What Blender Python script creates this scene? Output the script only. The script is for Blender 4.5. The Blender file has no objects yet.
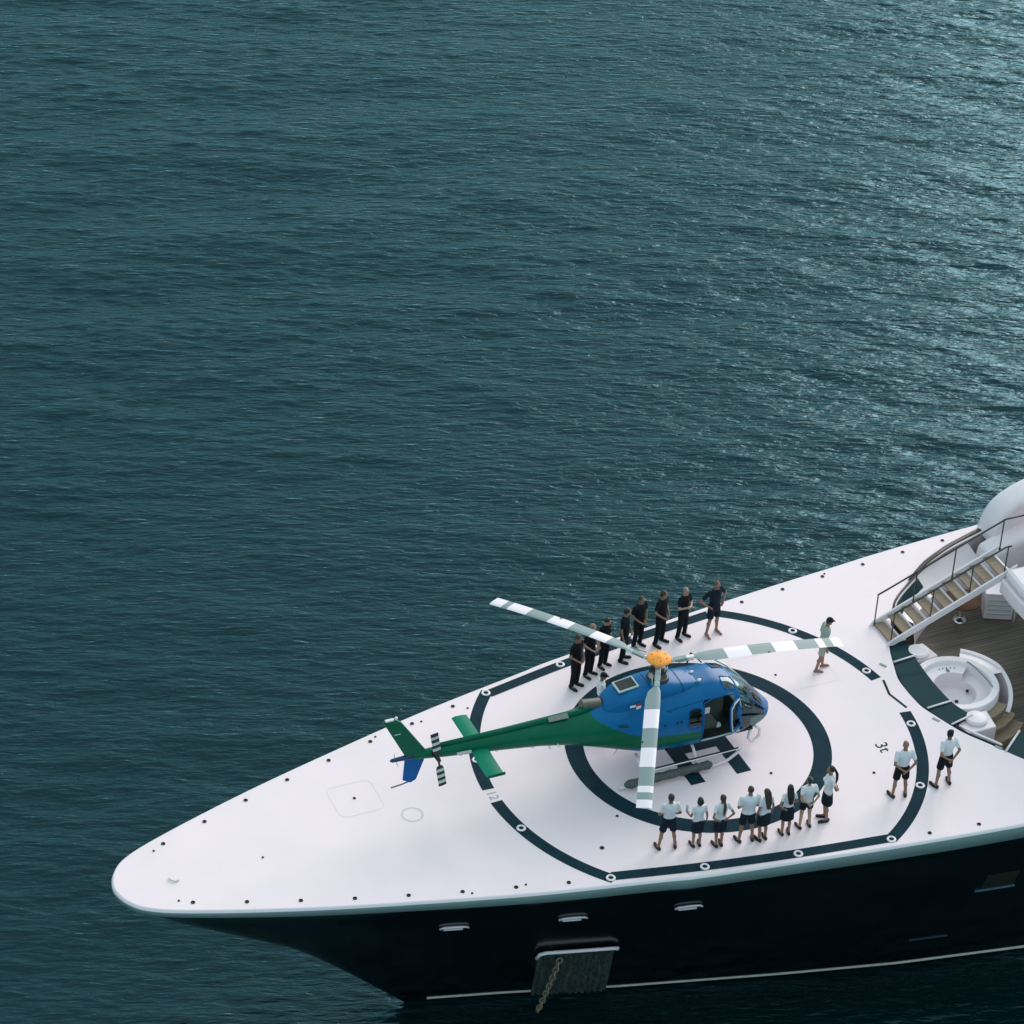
import bpy, bmesh, math, random
import numpy as np
from mathutils import Vector, Matrix
random.seed(4)
R = math.radians
scene = bpy.context.scene
COL = scene.collection

# ------------------------------------------------------------------ camera
# yacht frame: X aft along the keel, Y to port (away from camera), Z up, origin = centre of the helideck rings
cd = bpy.data.cameras.new('camera'); cam = bpy.data.objects.new('camera', cd); COL.objects.link(cam)
r_ = Vector((0.9155951, -0.39943597, 0.04622254)); u_ = Vector((0.19309276, 0.53759337, 0.82079751)); f_ = Vector((0.35270498, 0.74259294, -0.56934604))
cam.matrix_world = Matrix(((r_.x, u_.x, -f_.x, -32.31055792), (r_.y, u_.y, -f_.y, -55.57883126), (r_.z, u_.z, -f_.z, 51.62208036), (0, 0, 0, 1)))
cd.sensor_width = 36; cd.lens = 36 * 3055.5 / 1024; cd.clip_start = 1; cd.clip_end = 12000
scene.camera = cam
scene.render.resolution_x = 1024; scene.render.resolution_y = 1024

# ------------------------------------------------------------------ world, sun, exposure
SUN_AZ, SUN_EL = R(35), R(24)
world = bpy.data.worlds.new('World'); scene.world = world; world.use_nodes = True
nt = world.node_tree; nt.nodes.clear()
def wn(t, **k):
    n = nt.nodes.new(t)
    for a, b in k.items(): setattr(n, a, b)
    return n
sky = wn('ShaderNodeTexSky', sky_type='NISHITA', sun_disc=False, sun_elevation=SUN_EL, sun_rotation=R(90) - SUN_AZ, air_density=1.0, dust_density=3.0)
tc = wn('ShaderNodeTexCoord'); sep = wn('ShaderNodeSeparateXYZ')
nt.links.new(tc.outputs['Generated'], sep.inputs[0])
ramp = wn('ShaderNodeValToRGB')                       # overcast: dim near the horizon, bright overhead
ramp.color_ramp.elements[0].position = 0.0; ramp.color_ramp.elements[0].color = (3.0, 5.3, 6.0, 1)
ramp.color_ramp.elements[1].position = 0.95; ramp.color_ramp.elements[1].color = (7.0, 8.6, 9.0, 1)
nt.links.new(sep.outputs['Z'], ramp.inputs[0])
cl = wn('ShaderNodeTexNoise'); cl.inputs['Scale'].default_value = 2.6; cl.inputs['Detail'].default_value = 4
nt.links.new(tc.outputs['Generated'], cl.inputs['Vector'])
mr = wn('ShaderNodeMapRange'); mr.inputs['From Min'].default_value = .32; mr.inputs['From Max'].default_value = .68
mr.inputs['To Min'].default_value = .78; mr.inputs['To Max'].default_value = 1.25
nt.links.new(cl.outputs['Fac'], mr.inputs['Value'])
mul = wn('ShaderNodeVectorMath', operation='SCALE'); nt.links.new(ramp.outputs[0], mul.inputs[0]); nt.links.new(mr.outputs[0], mul.inputs['Scale'])
mix = wn('ShaderNodeMixRGB'); mix.inputs[0].default_value = .72
nt.links.new(sky.outputs[0], mix.inputs[1]); nt.links.new(mul.outputs[0], mix.inputs[2])
bg = wn('ShaderNodeBackground'); bg.inputs['Strength'].default_value = 0.12
nt.links.new(mix.outputs[0], bg.inputs[0]); wo = wn('ShaderNodeOutputWorld'); nt.links.new(bg.outputs[0], wo.inputs[0])

sd = bpy.data.lights.new('sun', 'SUN'); sun = bpy.data.objects.new('sun', sd); COL.objects.link(sun)
sd.energy = 2.2; sd.angle = R(38); sd.color = (1.0, .89, .88)
sv = Vector((math.cos(SUN_EL) * math.cos(SUN_AZ), math.cos(SUN_EL) * math.sin(SUN_AZ), math.sin(SUN_EL)))
sun.rotation_euler = sv.to_track_quat('Z', 'Y').to_euler(); sun.location = (0, 0, 60)
vs = scene.view_settings; vs.view_transform = 'Standard'; vs.look = 'None'; vs.exposure = 0.13; vs.gamma = 1

# ------------------------------------------------------------------ helpers
def mat(name, col, rough=.5, metal=0, var=.0, vscale=3, spec=.5, bump=0, bscale=40, coat=0, stretch=(1, 1, 1), col2=None):
    m = bpy.data.materials.new(name); m.use_nodes = True; n = m.node_tree; b = n.nodes['Principled BSDF']
    b.inputs['Base Color'].default_value = (*col, 1); b.inputs['Roughness'].default_value = rough; b.inputs['Metallic'].default_value = metal
    b.inputs['Specular IOR Level'].default_value = spec; b.inputs['Coat Weight'].default_value = coat
    if var or bump:
        t = n.nodes.new('ShaderNodeTexCoord'); mp = n.nodes.new('ShaderNodeMapping'); mp.inputs['Scale'].default_value = stretch
        n.links.new(t.outputs['Object'], mp.inputs[0])
    if var:
        x = n.nodes.new('ShaderNodeTexNoise'); x.inputs['Scale'].default_value = vscale; x.inputs['Detail'].default_value = 6; x.inputs['Roughness'].default_value = .6
        n.links.new(mp.outputs[0], x.inputs['Vector'])
        r = n.nodes.new('ShaderNodeValToRGB'); r.color_ramp.elements[0].position = .3; r.color_ramp.elements[1].position = .7
        r.color_ramp.elements[0].color = (*(col2 or [c * (1 - var) for c in col]), 1); r.color_ramp.elements[1].color = (*[min(1, c * (1 + var * .4)) for c in col], 1)
        n.links.new(x.outputs['Fac'], r.inputs[0]); n.links.new(r.outputs[0], b.inputs['Base Color'])
        q = n.nodes.new('ShaderNodeMapRange'); q.inputs['To Min'].default_value = max(0, rough - .08); q.inputs['To Max'].default_value = min(1, rough + .1)
        n.links.new(x.outputs['Fac'], q.inputs['Value']); n.links.new(q.outputs[0], b.inputs['Roughness'])
    if bump:
        x = n.nodes.new('ShaderNodeTexNoise'); x.inputs['Scale'].default_value = bscale; x.inputs['Detail'].default_value = 3
        n.links.new(mp.outputs[0], x.inputs['Vector']); bp = n.nodes.new('ShaderNodeBump'); bp.inputs['Strength'].default_value = bump; bp.inputs['Distance'].default_value = .02
        n.links.new(x.outputs['Fac'], bp.inputs['Height']); n.links.new(bp.outputs[0], b.inputs['Normal'])
    return m

class MB:
    """collects shapes and links them as ONE mesh object"""
    def __init__(s): s.v = []; s.f = []; s.m = []; s.mi = 0
    def add(s, vs, fs):
        o = len(s.v); s.v += [tuple(map(float, v)) for v in vs]; s.f += [tuple(i + o for i in f) for f in fs]; s.m += [s.mi] * len(fs); return s
    def box(s, c, d, rz=0, ry=0):
        x, y, z = d[0] / 2, d[1] / 2, d[2] / 2; M = Matrix.Rotation(rz, 3, 'Z') @ Matrix.Rotation(ry, 3, 'Y'); C = Vector(c)
        vs = [C + M @ Vector((a * x, b * y, e * z)) for a in (-1, 1) for b in (-1, 1) for e in (-1, 1)]
        return s.add(vs, [(0, 1, 3, 2), (4, 6, 7, 5), (0, 4, 5, 1), (2, 3, 7, 6), (0, 2, 6, 4), (1, 5, 7, 3)])
    def prism(s, pts, z0, z1):
        n = len(pts); vs = [(p[0], p[1], z0) for p in pts] + [(p[0], p[1], z1) for p in pts]
        return s.add(vs, [tuple(range(n))[::-1], tuple(range(n, 2 * n))] + [(i, (i + 1) % n, n + (i + 1) % n, n + i) for i in range(n)])
    def slab(s, pts, off):
        n = len(pts); o = Vector(off); vs = [Vector(p) for p in pts] + [Vector(p) + o for p in pts]
        return s.add(vs, [tuple(range(n))[::-1], tuple(range(n, 2 * n))] + [(i, (i + 1) % n, n + (i + 1) % n, n + i) for i in range(n)])
    def loft(s, rings, cap=True, closed=True):
        n = len(rings[0]); vs = [p for r in rings for p in r]; fs = []
        for k in range(len(rings) - 1):
            for i in range(n if closed else n - 1):
                j = (i + 1) % n; fs.append((k * n + i, k * n + j, (k + 1) * n + j, (k + 1) * n + i))
        if cap: fs += [tuple(range(n))[::-1], tuple(range((len(rings) - 1) * n, len(rings) * n))]
        return s.add(vs, fs)
    def tube(s, path, rad, n=8, cap=True, flat=1):
        P = [Vector(p) for p in path]; rr = rad if isinstance(rad, (list, tuple)) else [rad] * len(P); rings = []; up = None
        for i, p in enumerate(P):
            t = (P[min(i + 1, len(P) - 1)] - P[max(i - 1, 0)]).normalized()
            if up is None: up = Vector((0, 0, 1)) if abs(t.z) < .9 else Vector((1, 0, 0))
            a = t.cross(up).normalized(); b = a.cross(t).normalized(); up = b
            rings.append([p + (a * math.cos(2 * math.pi * k / n) + b * math.sin(2 * math.pi * k / n) * flat) * rr[i] for k in range(n)])
        return s.loft(rings, cap)
    def ball(s, c, r, n=14, m=9):
        r = r if isinstance(r, (list, tuple)) else (r, r, r); rings = []
        for k in range(m + 1):
            t = math.pi * min(max(k / m, .02), .98); rings.append([(c[0] + r[0] * math.sin(t) * math.cos(2 * math.pi * i / n), c[1] + r[1] * math.sin(t) * math.sin(2 * math.pi * i / n), c[2] - r[2] * math.cos(t)) for i in range(n)])
        return s.loft(rings)
    def lathe(s, c, prof, n=32, a0=0, a1=2 * math.pi):
        full = abs(a1 - a0 - 2 * math.pi) < 1e-6; k = n if full else n + 1
        rings = [[(c[0] + r * math.cos(a0 + (a1 - a0) * i / n), c[1] + r * math.sin(a0 + (a1 - a0) * i / n), c[2] + z) for i in range(k)] for r, z in prof]
        return s.loft(rings, cap=False, closed=full)
    def build(s, name, mats, parent=None, smooth=False, loc=None, bevel=0, auto=None):
        me = bpy.data.meshes.new(name); me.from_pydata(s.v, [], s.f)
        if not isinstance(mats, (list, tuple)): mats = [mats]
        for m in mats: me.materials.append(m)
        me.polygons.foreach_set('material_index', s.m)
        bm = bmesh.new(); bm.from_mesh(me)
        bmesh.ops.recalc_face_normals(bm, faces=bm.faces)
        bm.to_mesh(me); bm.free()
        if smooth or auto: me.polygons.foreach_set('use_smooth', [True] * len(me.polygons))
        if auto:
            me.set_sharp_from_angle(angle=R(auto))
        o = bpy.data.objects.new(name, me); COL.objects.link(o)
        if parent: o.parent = parent
        if loc: o.location = loc
        if bevel:
            b = o.modifiers.new('bevel', 'BEVEL'); b.width = bevel; b.segments = 2; b.limit_method = 'ANGLE'
        return o

def tag(o, label=None, cat=None, group=None, kind=None):
    for k, v in (('label', label), ('category', cat), ('group', group), ('kind', kind)):
        if v: o[k] = v
    return o
def empty(name, loc=(0, 0, 0), rz=0):
    o = bpy.data.objects.new(name, None); COL.objects.link(o); o.location = loc; o.rotation_euler = (0, 0, rz); o.empty_display_size = .3; return o
def interp(x, xs, ys): return float(np.interp(x, xs, ys))

# ------------------------------------------------------------------ materials
M = {}
M['deck'] = mat('deck_paint', (.845, .70, .74), .6, var=.06, vscale=.45, bump=.12, bscale=45, col2=(.79, .685, .70))
M['white'] = mat('white_gelcoat', (.83, .74, .765), .3, var=.03, vscale=2)
M['rim'] = mat('shaded_rim_white', (.27, .36, .35), .45, var=.08, vscale=1.2)  # white rim face, its grey-teal shade put into the base colour
M['navy'] = mat('navy_marking', (.006, .032, .048), .8, var=.35, vscale=2.5, spec=.12)
M['hull'] = mat('dark_hull_gloss', (.0022, .0045, .0065), .13, var=.2, vscale=.5, spec=.5)
M['stripe'] = mat('cream_boot_stripe', (.80, .74, .66), .4, var=.15, vscale=4)
M['antifoul'] = mat('black_antifouling', (.003, .004, .004), .5)
M['black'] = mat('black_hole', (.006, .012, .014), .5)
M['seam'] = mat('deck_seam', (.74, .64, .67), .6)
M['chrome'] = mat('polished_steel', (.72, .72, .70), .22, 1)
M['steel'] = mat('brushed_steel', (.085, .10, .09), .5, .2, var=.97, vscale=1.5, stretch=(9, 9, .4))
M['glass'] = mat('dark_teal_glass', (.006, .036, .045), .12, spec=.25)
M['rail'] = mat('bronze_rail', (.055, .055, .05), .35, .5)
M['varnish'] = mat('varnished_wood', (.09, .030, .012), .6, var=.5, vscale=8, spec=.2)
M['green'] = mat('green_paint', (.001, .11, .055), .4, var=.12, vscale=2, spec=.15)
M['green2'] = mat('light_green_paint', (.001, .19, .11), .5, var=.08, vscale=2, spec=.15)
M['bluep'] = mat('blue_paint', (.0008, .10, .32), .4, var=.12, vscale=2, spec=.15)
M['blade'] = mat('white_blade_paint', (.80, .73, .77), .4)
M['bladeg'] = mat('grey_blade_paint', (.20, .27, .27), .5)
M['orange'] = mat('orange_hub_paint', (1, .37, .07), .6, var=.12, vscale=7, spec=.2)
M['dark'] = mat('dark_metal', (.02, .03, .03), .4, .4, var=.3, vscale=8)
M['grey'] = mat('grey_fabric', (.085, .10, .10), .8, var=.35, vscale=6, bump=.3, bscale=25)
M['exh'] = mat('exhaust_metal', (.14, .14, .12), .5, .6, var=.35, vscale=6)
M['cabin'] = mat('cabin_interior', (.012, .018, .017), .7, var=.4, vscale=9)
M['seatl'] = mat('seat_leather', (.035, .045, .04), .5, var=.3, vscale=8)
M['lightgrey'] = mat('light_grey_paint', (.5, .55, .54), .4)
M['red'] = mat('red_paint', (.35, .02, .03), .5)
M['beige'] = mat('beige_lettering_panel', (.22, .24, .19), .6, var=.3, vscale=14)
M['rust'] = mat('rusty_iron', (.28, .21, .14), .8, .1, var=.5, vscale=9)
M['amber'] = mat('olive_interior', (.025, .03, .018), .3, var=.6, vscale=3)

# teak: planks along X with dark caulking
def teak(name, c1, c2, pitch=9.0):
    m = bpy.data.materials.new(name); m.use_nodes = True; n = m.node_tree; b = n.nodes['Principled BSDF']; b.inputs['Roughness'].default_value = .7
    t = n.nodes.new('ShaderNodeTexCoord'); mp = n.nodes.new('ShaderNodeMapping'); mp.inputs['Scale'].default_value = (.35, pitch, 1)
    n.links.new(t.outputs['Object'], mp.inputs[0]); x = n.nodes.new('ShaderNodeTexNoise'); x.inputs['Scale'].default_value = 1.3; x.inputs['Detail'].default_value = 5
    n.links.new(mp.outputs[0], x.inputs['Vector']); r = n.nodes.new('ShaderNodeValToRGB'); r.color_ramp.elements[0].position = .3; r.color_ramp.elements[1].position = .7
    r.color_ramp.elements[0].color = (*c1, 1); r.color_ramp.elements[1].color = (*c2, 1); n.links.new(x.outputs['Fac'], r.inputs[0])
    s = n.nodes.new('ShaderNodeSeparateXYZ'); n.links.new(mp.outputs[0], s.inputs[0]); fr = n.nodes.new('ShaderNodeMath'); fr.operation = 'FRACT'; n.links.new(s.outputs['Y'], fr.inputs[0])
    g = n.nodes.new('ShaderNodeMath'); g.operation = 'GREATER_THAN'; g.inputs[1].default_value = .1; n.links.new(fr.outputs[0], g.inputs[0])
    mx = n.nodes.new('ShaderNodeMixRGB'); mx.inputs[1].default_value = (.015, .017, .014, 1); n.links.new(g.outputs[0], mx.inputs[0]); n.links.new(r.outputs[0], mx.inputs[2]); n.links.new(mx.outputs[0], b.inputs['Base Color'])
    return m
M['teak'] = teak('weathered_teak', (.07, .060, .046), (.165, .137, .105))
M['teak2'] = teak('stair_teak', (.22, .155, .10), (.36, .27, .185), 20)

# ------------------------------------------------------------------ water
def water():
    rh = np.array([.9166, -.3998]); fh = np.array([.3998, .9166])
    def axis(a, b, d, far):
        c = list(np.arange(a, b + d / 2, d)); k = d * 1.35; x = c[-1]
        while x < far: x += k; c.append(x); k *= 1.45
        k = d * 1.35; x = c[0]
        while x > -far: x -= k; c.insert(0, x); k *= 1.45
        return np.array(c)
    U = axis(-32, 25, .105, 3500); V = axis(-12, 76, .105, 3500)
    u, v = np.meshgrid(U, V); rng = np.random.RandomState(7)
    h = np.zeros_like(u); du = np.zeros_like(u); dv = np.zeros_like(u)
    N = 130
    for i in range(N):
        L = .42 * (9 / .42) ** (rng.rand() ** 1.5)
        th = rng.normal(math.pi / 2 + .07, .28) if L < 3 else rng.normal(math.pi / 2 + .12, .34)
        k = 2 * math.pi / L; amp = .0027 * L ** .62 * (.5 + rng.rand())
        a, b = k * math.cos(th), k * math.sin(th); ph = a * u + b * v + rng.rand() * 6.28
        c = np.cos(ph); s = np.sin(ph); h += amp * c; du -= amp * .62 * s * math.cos(th); dv -= amp * .62 * s * math.sin(th)
    # patches of stronger and weaker ripple
    g = .88 + .22 * np.sin(.11 * u + .07 * v + 1) * np.sin(.05 * u - .09 * v) + .18 * np.sin(.19 * u - .12 * v + 2) * np.sin(.08 * v + .03 * u)
    w = np.clip((u + 32) / 4, 0, 1) * np.clip((25 - u) / 4, 0, 1) * np.clip((v + 12) / 4, 0, 1) * np.clip((76 - v) / 6, 0, 1) * g
    h *= w; uu = u + du * w; vv = v + dv * w
    co = np.stack([uu * rh[0] + vv * fh[0], uu * rh[1] + vv * fh[1], h - 6.68], -1).reshape(-1, 3).astype(np.float32)
    nv, nu = u.shape; i = np.arange(nv * nu).reshape(nv, nu)
    q = np.stack([i[:-1, :-1], i[:-1, 1:], i[1:, 1:], i[1:, :-1]], -1).reshape(-1, 4)
    me = bpy.data.meshes.new('water'); me.vertices.add(len(co)); me.vertices.foreach_set('co', co.ravel())
    me.loops.add(q.size); me.loops.foreach_set('vertex_index', q.ravel()); me.polygons.add(len(q))
    me.polygons.foreach_set('loop_start', np.arange(0, q.size, 4)); me.polygons.foreach_set('loop_total', np.full(len(q), 4))
    me.polygons.foreach_set('use_smooth', [True] * len(q)); me.update()
    o = bpy.data.objects.new('water', me); COL.objects.link(o); o['kind'] = 'structure'
    m = bpy.data.materials.new('sea_water'); m.use_nodes = True; n = m.node_tree; n.nodes.clear()
    df = n.nodes.new('ShaderNodeBsdfDiffuse'); df.inputs['Color'].default_value = (.0006, .013, .016, 1)
    gs = n.nodes.new('ShaderNodeBsdfGlossy'); gs.inputs['Color'].default_value = (.50, .86, .97, 1); gs.inputs['Roughness'].default_value = .17
    fz = n.nodes.new('ShaderNodeFresnel'); fz.inputs['IOR'].default_value = 1.42; mx = n.nodes.new('ShaderNodeMixShader'); ou = n.nodes.new('ShaderNodeOutputMaterial')
    n.links.new(fz.outputs[0], mx.inputs[0]); n.links.new(df.outputs[0], mx.inputs[1]); n.links.new(gs.outputs[0], mx.inputs[2]); n.links.new(mx.outputs[0], ou.inputs[0])
    t = n.nodes.new('ShaderNodeTexCoord'); mr_ = n.nodes.new('ShaderNodeMapping'); mr_.inputs['Rotation'].default_value = (0, 0, math.atan2(.3998, .9166) - .07); n.links.new(t.outputs['Object'], mr_.inputs[0])
    mp = n.nodes.new('ShaderNodeMapping'); mp.inputs['Scale'].default_value = (.8, 3.1, 1)
    n.links.new(mr_.outputs[0], mp.inputs[0]); prev = None
    for sc, st, di in ((.8, .5, .13), (1.9, .9, .085), (4.2, .38, .02)):
        x = n.nodes.new('ShaderNodeTexNoise'); x.inputs['Scale'].default_value = sc; x.inputs['Detail'].default_value = 3; x.inputs['Distortion'].default_value = .5
        n.links.new(mp.outputs[0], x.inputs['Vector']); bp = n.nodes.new('ShaderNodeBump'); bp.inputs['Strength'].default_value = st; bp.inputs['Distance'].default_value = di
        n.links.new(x.outputs['Fac'], bp.inputs['Height'])
        if prev: n.links.new(prev.outputs[0], bp.inputs['Normal'])
        prev = bp
    for q_ in (df, gs, fz): n.links.new(prev.outputs[0], q_.inputs['Normal'])
    me.materials.append(m)
water()

# ------------------------------------------------------------------ yacht
DX = [-16.32, -16.26, -16.12, -15.86, -15.35, -14.58, -13.6, -12.2, -10.71, -9.24, -7.65, -5.9, -3.24, -2.3, 0, 3.1, 5.6, 7.63, 9, 12, 16, 30]
DW = [0, .33, .62, .92, 1.22, 1.53, 1.88, 2.34, 2.78, 3.18, 3.60, 4.02, 4.56, 4.76, 5.10, 5.53, 5.83, 6.04, 6.19, 6.42, 6.60, 6.8]
def catmull(P, m):
    out = []; P = [P[0]] + list(P) + [P[-1]]
    for i in range(1, len(P) - 2):
        for k in range(m):
            t = k / m; a, b, c, d = P[i - 1], P[i], P[i + 1], P[i + 2]
            out.append(tuple(.5 * (2 * b[j] + (c[j] - a[j]) * t + (2 * a[j] - 5 * b[j] + 4 * c[j] - d[j]) * t * t + (3 * b[j] - a[j] - 3 * c[j] + d[j]) * t ** 3) for j in (0, 1)))
    out.append(tuple(P[-1])); return out
OUT = catmull([(DX[1], -DW[1])] + list(zip(DX, DW)), 5)[5:]
OX = [p[0] for p in OUT]; OW = [max(0, p[1]) for p in OUT]; OW[0] = 0
def wdeck(x): return interp(x, OX, OW)
XE = 30.
WLX = [-8.26, -7.4, -5.5, -2.57, 1.77, 5.12, 8.76, 14, 30]; WLW = [0, .22, .72, 1.58, 2.72, 3.52, 4.2, 5.0, 5.7]
SZ = [-.2, -.9, -1.53, -2.4, -3.44, -4.74, -6.68, -7.8]; SX = [-16.2, -15.45, -14.53, -13.2, -11.63, -10.21, -8.26, -7.6]
def hr(x): return min(.46, max(.2, .2 + (x + 16) * .0125))
def stem(z): return float(np.interp(-z, [-a for a in SZ], SX))
def hull_w(x, z):
    xs = stem(z); q = min(1.15, max(0, -z / 6.68)); u = (x - xs) / (XE - xs)
    if u <= 0: return 0
    xd = -16.32 + u * (XE + 16.32); xw = -8.26 + u * (XE + 8.26); g = q ** .8
    return max(0, (1 - g) * (wdeck(xd) - .02) + g * interp(xw, WLX, WLW))

yacht = empty('yacht', (0, 0, -6.68))
tag(yacht, 'large dark hulled motor yacht with a white helideck on its foredeck, anchored on calm sea', 'yacht')
Y0 = empty('x')  # temporary frame so that part coordinates can be written in deck coordinates
bpy.data.objects.remove(Y0)
def Y(mb, name, mats, parent=None, **k):
    """link a part of the yacht given in deck coordinates"""
    if parent is None:
        o = mb.build(name, mats, yacht, **k); o.location = Vector(o.location) + Vector((0, 0, 6.68)); return o
    return mb.build(name, mats, parent, **k)

# hull skin
levels = [('r', 0)] + [('z', z) for z in (-.75, -1.1, -1.6, -2.1, -2.7, -3.3, -3.9, -4.5, -5.1, -5.6, -6.1, -6.45, -6.68, -7.0, -7.6)]
us = [(k / 90) ** 2.0 for k in range(91)]
hb = MB()
for sg in (1, -1):
    rings = []
    for typ, z in levels:
        row = []
        for u in us:
            if typ == 'r':
                x = OX[0] + .02 + u * (XE - OX[0]); zz = -hr(x) + .02; row.append((x, sg * max(0, wdeck(x) - .03), zz))
            else:
                xs = stem(z); x = xs + u * (XE - xs); row.append((x, sg * hull_w(x, z), z))
        rings.append(row)
    hb.loft(rings, cap=False, closed=False)
hb.add([(XE, -6.8, -.4), (XE, 6.8, -.4), (XE, 5.7, -7.6), (XE, -5.7, -7.6)], [(0, 1, 2, 3)])
hull = Y(hb, 'hull', M['hull'], auto=50)

# gunwale rim: small bevel then vertical face
rb = MB(); prof = []
pts = [(x, w) for x, w in zip(OX, OW)]
full = [(x, -w) for x, w in reversed(pts)] + pts[1:]
def offs(i, d):
    a = Vector(full[max(0, i - 1)]); b = Vector(full[min(len(full) - 1, i + 1)]); t = (b - a).normalized(); nrm = Vector((t.y, -t.x))
    p = Vector(full[i]); return p - nrm * -d if False else p + Vector((-t.y, t.x)) * (-d)
rings = []
for i in range(len(full)):
    x = full[i][0]; h = hr(x); P = [offs(i, -.045), offs(i, -.012), offs(i, 0), offs(i, .015), offs(i, .015), offs(i, -.03)]
    Z = [0, -.018, -.07, -.10, -h, -h]
    rings.append([(p.x, p.y, z) for p, z in zip(P, Z)])
# the first coordinate runs bow-wards: inward is towards the centreline
test = rings[len(rings) // 4]
if abs(test[0][1]) > abs(test[3][1]):
    rings = []
    for i in range(len(full)):
        x = full[i][0]; h = hr(x); P = [offs(i, .045), offs(i, .012), offs(i, 0), offs(i, -.015), offs(i, -.015), offs(i, .03)]
        rings.append([(p.x, p.y, z) for p, z in zip(P, [0, -.012, -.045, -.07, -h, -h])])
edge_in = [r[0] for r in rings]
top = MB(); top.loft([r[:4] for r in rings], cap=False, closed=False)
Y(top, 'gunwale', M['white'], smooth=True)
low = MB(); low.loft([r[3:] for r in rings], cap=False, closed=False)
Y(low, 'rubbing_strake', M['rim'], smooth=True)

# deck sheet with the well cut out behind it
WELL = [(6.50, 0), (6.53, .6), (6.68, 1.1), (7.02, 2.0), (7.45, 2.7), (8.0, 3.6), (8.5, 4.15), (9.73, 4.99), (10.51, 5.35), (11.1, 5.6), (12.3, 5.98)]
WC = catmull(WELL, 4)
well = [(x, -y) for x, y in reversed(WC)] + WC[1:]
def fill(outline, z, name, m, parent=None):
    bm = bmesh.new(); vs = [bm.verts.new((p[0], p[1], z)) for p in outline]
    es = [bm.edges.new((vs[i], vs[(i + 1) % len(vs)])) for i in range(len(vs))]
    bmesh.ops.triangle_fill(bm, edges=es, use_beauty=True); bmesh.ops.recalc_face_normals(bm, faces=bm.faces)
    for f in bm.faces:
        if f.normal.z < 0: f.normal_flip()
    me = bpy.data.meshes.new(name); bm.to_mesh(me); bm.free(); me.materials.append(m)
    o = bpy.data.objects.new(name, me); COL.objects.link(o); o.parent = parent or yacht
    if parent is None: o.location = (0, 0, 6.68)
    return o
outline = [(p[0], p[1]) for p in edge_in]          # near side stern -> bow -> far side stern
outline += [(XE, 5.98), (12.31, 5.98)] + well[::-1][1:-1] + [(12.31, -5.98), (XE, -5.98)]
deck = fill(outline, 0, 'helideck', M['deck'])

# markings: sheets 4 mm above the deck
def arc(r0, r1, a0, a1, z=.004, n=48, mb=None):
    mb = mb or MB(); vs = []
    for i in range(n + 1):
        a = a0 + (a1 - a0) * i / n; vs += [(r0 * math.cos(a), r0 * math.sin(a), z), (r1 * math.cos(a), r1 * math.sin(a), z)]
    return mb.add(vs, [(2 * i, 2 * i + 1, 2 * i + 3, 2 * i + 2) for i in range(n)])
inner = arc(3.1, 3.6, 0, 2 * math.pi, n=120); inner.build('landing_circle', M['navy'], deck)
ob = MB(); R0, R1 = 5.86, 6.19
aL = math.atan2(4.22, -4.56); aR = math.atan2(5.30, 3.02); gL = math.pi - .044; gR0, gR1 = .145, -.116
arc(R0, R1, aL, gL, mb=ob); arc(R0, R1, -aL, -gL, mb=ob); arc(R0, R1, aR, gR0, mb=ob, n=60); arc(R0, R1, gR1, -aR, mb=ob, n=60)
cl_ = [(-4.42, 3.98), (-2.04, 4.47), (.45, 4.87), (3.12, 5.20)]
for sg in (1, -1):
    c2 = catmull(cl_, 8); vs = []
    for i, p in enumerate(c2):
        a = Vector(c2[max(0, i - 1)]); b = Vector(c2[min(len(c2) - 1, i + 1)]); t = (b - a).normalized(); nn = Vector((-t.y, t.x)) * .155
        P0 = Vector(p) - nn; P1 = Vector(p) + nn
        vs += [(P0.x, sg * P0.y, .008), (P1.x, sg * P1.y, .008)]
    ob.add(vs, [(2 * i, 2 * i + 1, 2 * i + 3, 2 * i + 2) for i in range(len(c2) - 1)])
ob.build('perimeter_line', M['navy'], deck)
ch = MB()
for a, b in (((6.12, .74), (5.97, .14)), ((5.97, .14), (6.12, -.53))):
    a, b = Vector(a), Vector(b); t = (b - a).normalized(); nn = Vector((-t.y, t.x)) * .035; a -= t * .02; b += t * .02
    ch.add([(a.x - nn.x, a.y - nn.y, .006), (a.x + nn.x, a.y + nn.y, .006), (b.x + nn.x, b.y + nn.y, .006), (b.x - nn.x, b.y - nn.y, .006)], [(0, 1, 2, 3)])
    nn = nn
ch.f = ch.f[:1] + ch.f[1:]; ch.v = [(x, y, z + (.002 if i > 3 else 0)) for i, (x, y, z) in enumerate(ch.v)]
ch.build('chevron_mark', M['navy'], deck)
H = MB()
H.add([(-.93, -1.46, .004), (-.5, -1.46, .004), (-.5, 1.46, .004), (-.93, 1.46, .004)], [(0, 1, 2, 3)])
H.add([(.43, -1.46, .004), (.86, -1.46, .004), (.86, 1.46, .004), (.43, 1.46, .004)], [(0, 1, 2, 3)])
H.add([(-.499, -.22, .004), (.429, -.22, .004), (.429, .22, .004), (-.499, .22, .004)], [(0, 1, 2, 3)])
H.build('landing_letter', M['navy'], deck)
def text(body, size, loc, rz, m, parent, name, ext=0, rot=None):
    cu = bpy.data.curves.new(name, 'FONT'); cu.body = body; cu.size = size; cu.align_x = 'CENTER'; cu.align_y = 'CENTER'; cu.extrude = ext
    t = bpy.data.objects.new('tmp', cu); COL.objects.link(t); bpy.context.view_layer.update()
    me = bpy.data.meshes.new_from_object(t.evaluated_get(bpy.context.evaluated_depsgraph_get())); bpy.data.objects.remove(t)
    me.materials.clear(); me.materials.append(m); o = bpy.data.objects.new(name, me); COL.objects.link(o); o.parent = parent; o.location = loc; o.rotation_euler = rot or (0, 0, rz)
    return o
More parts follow.
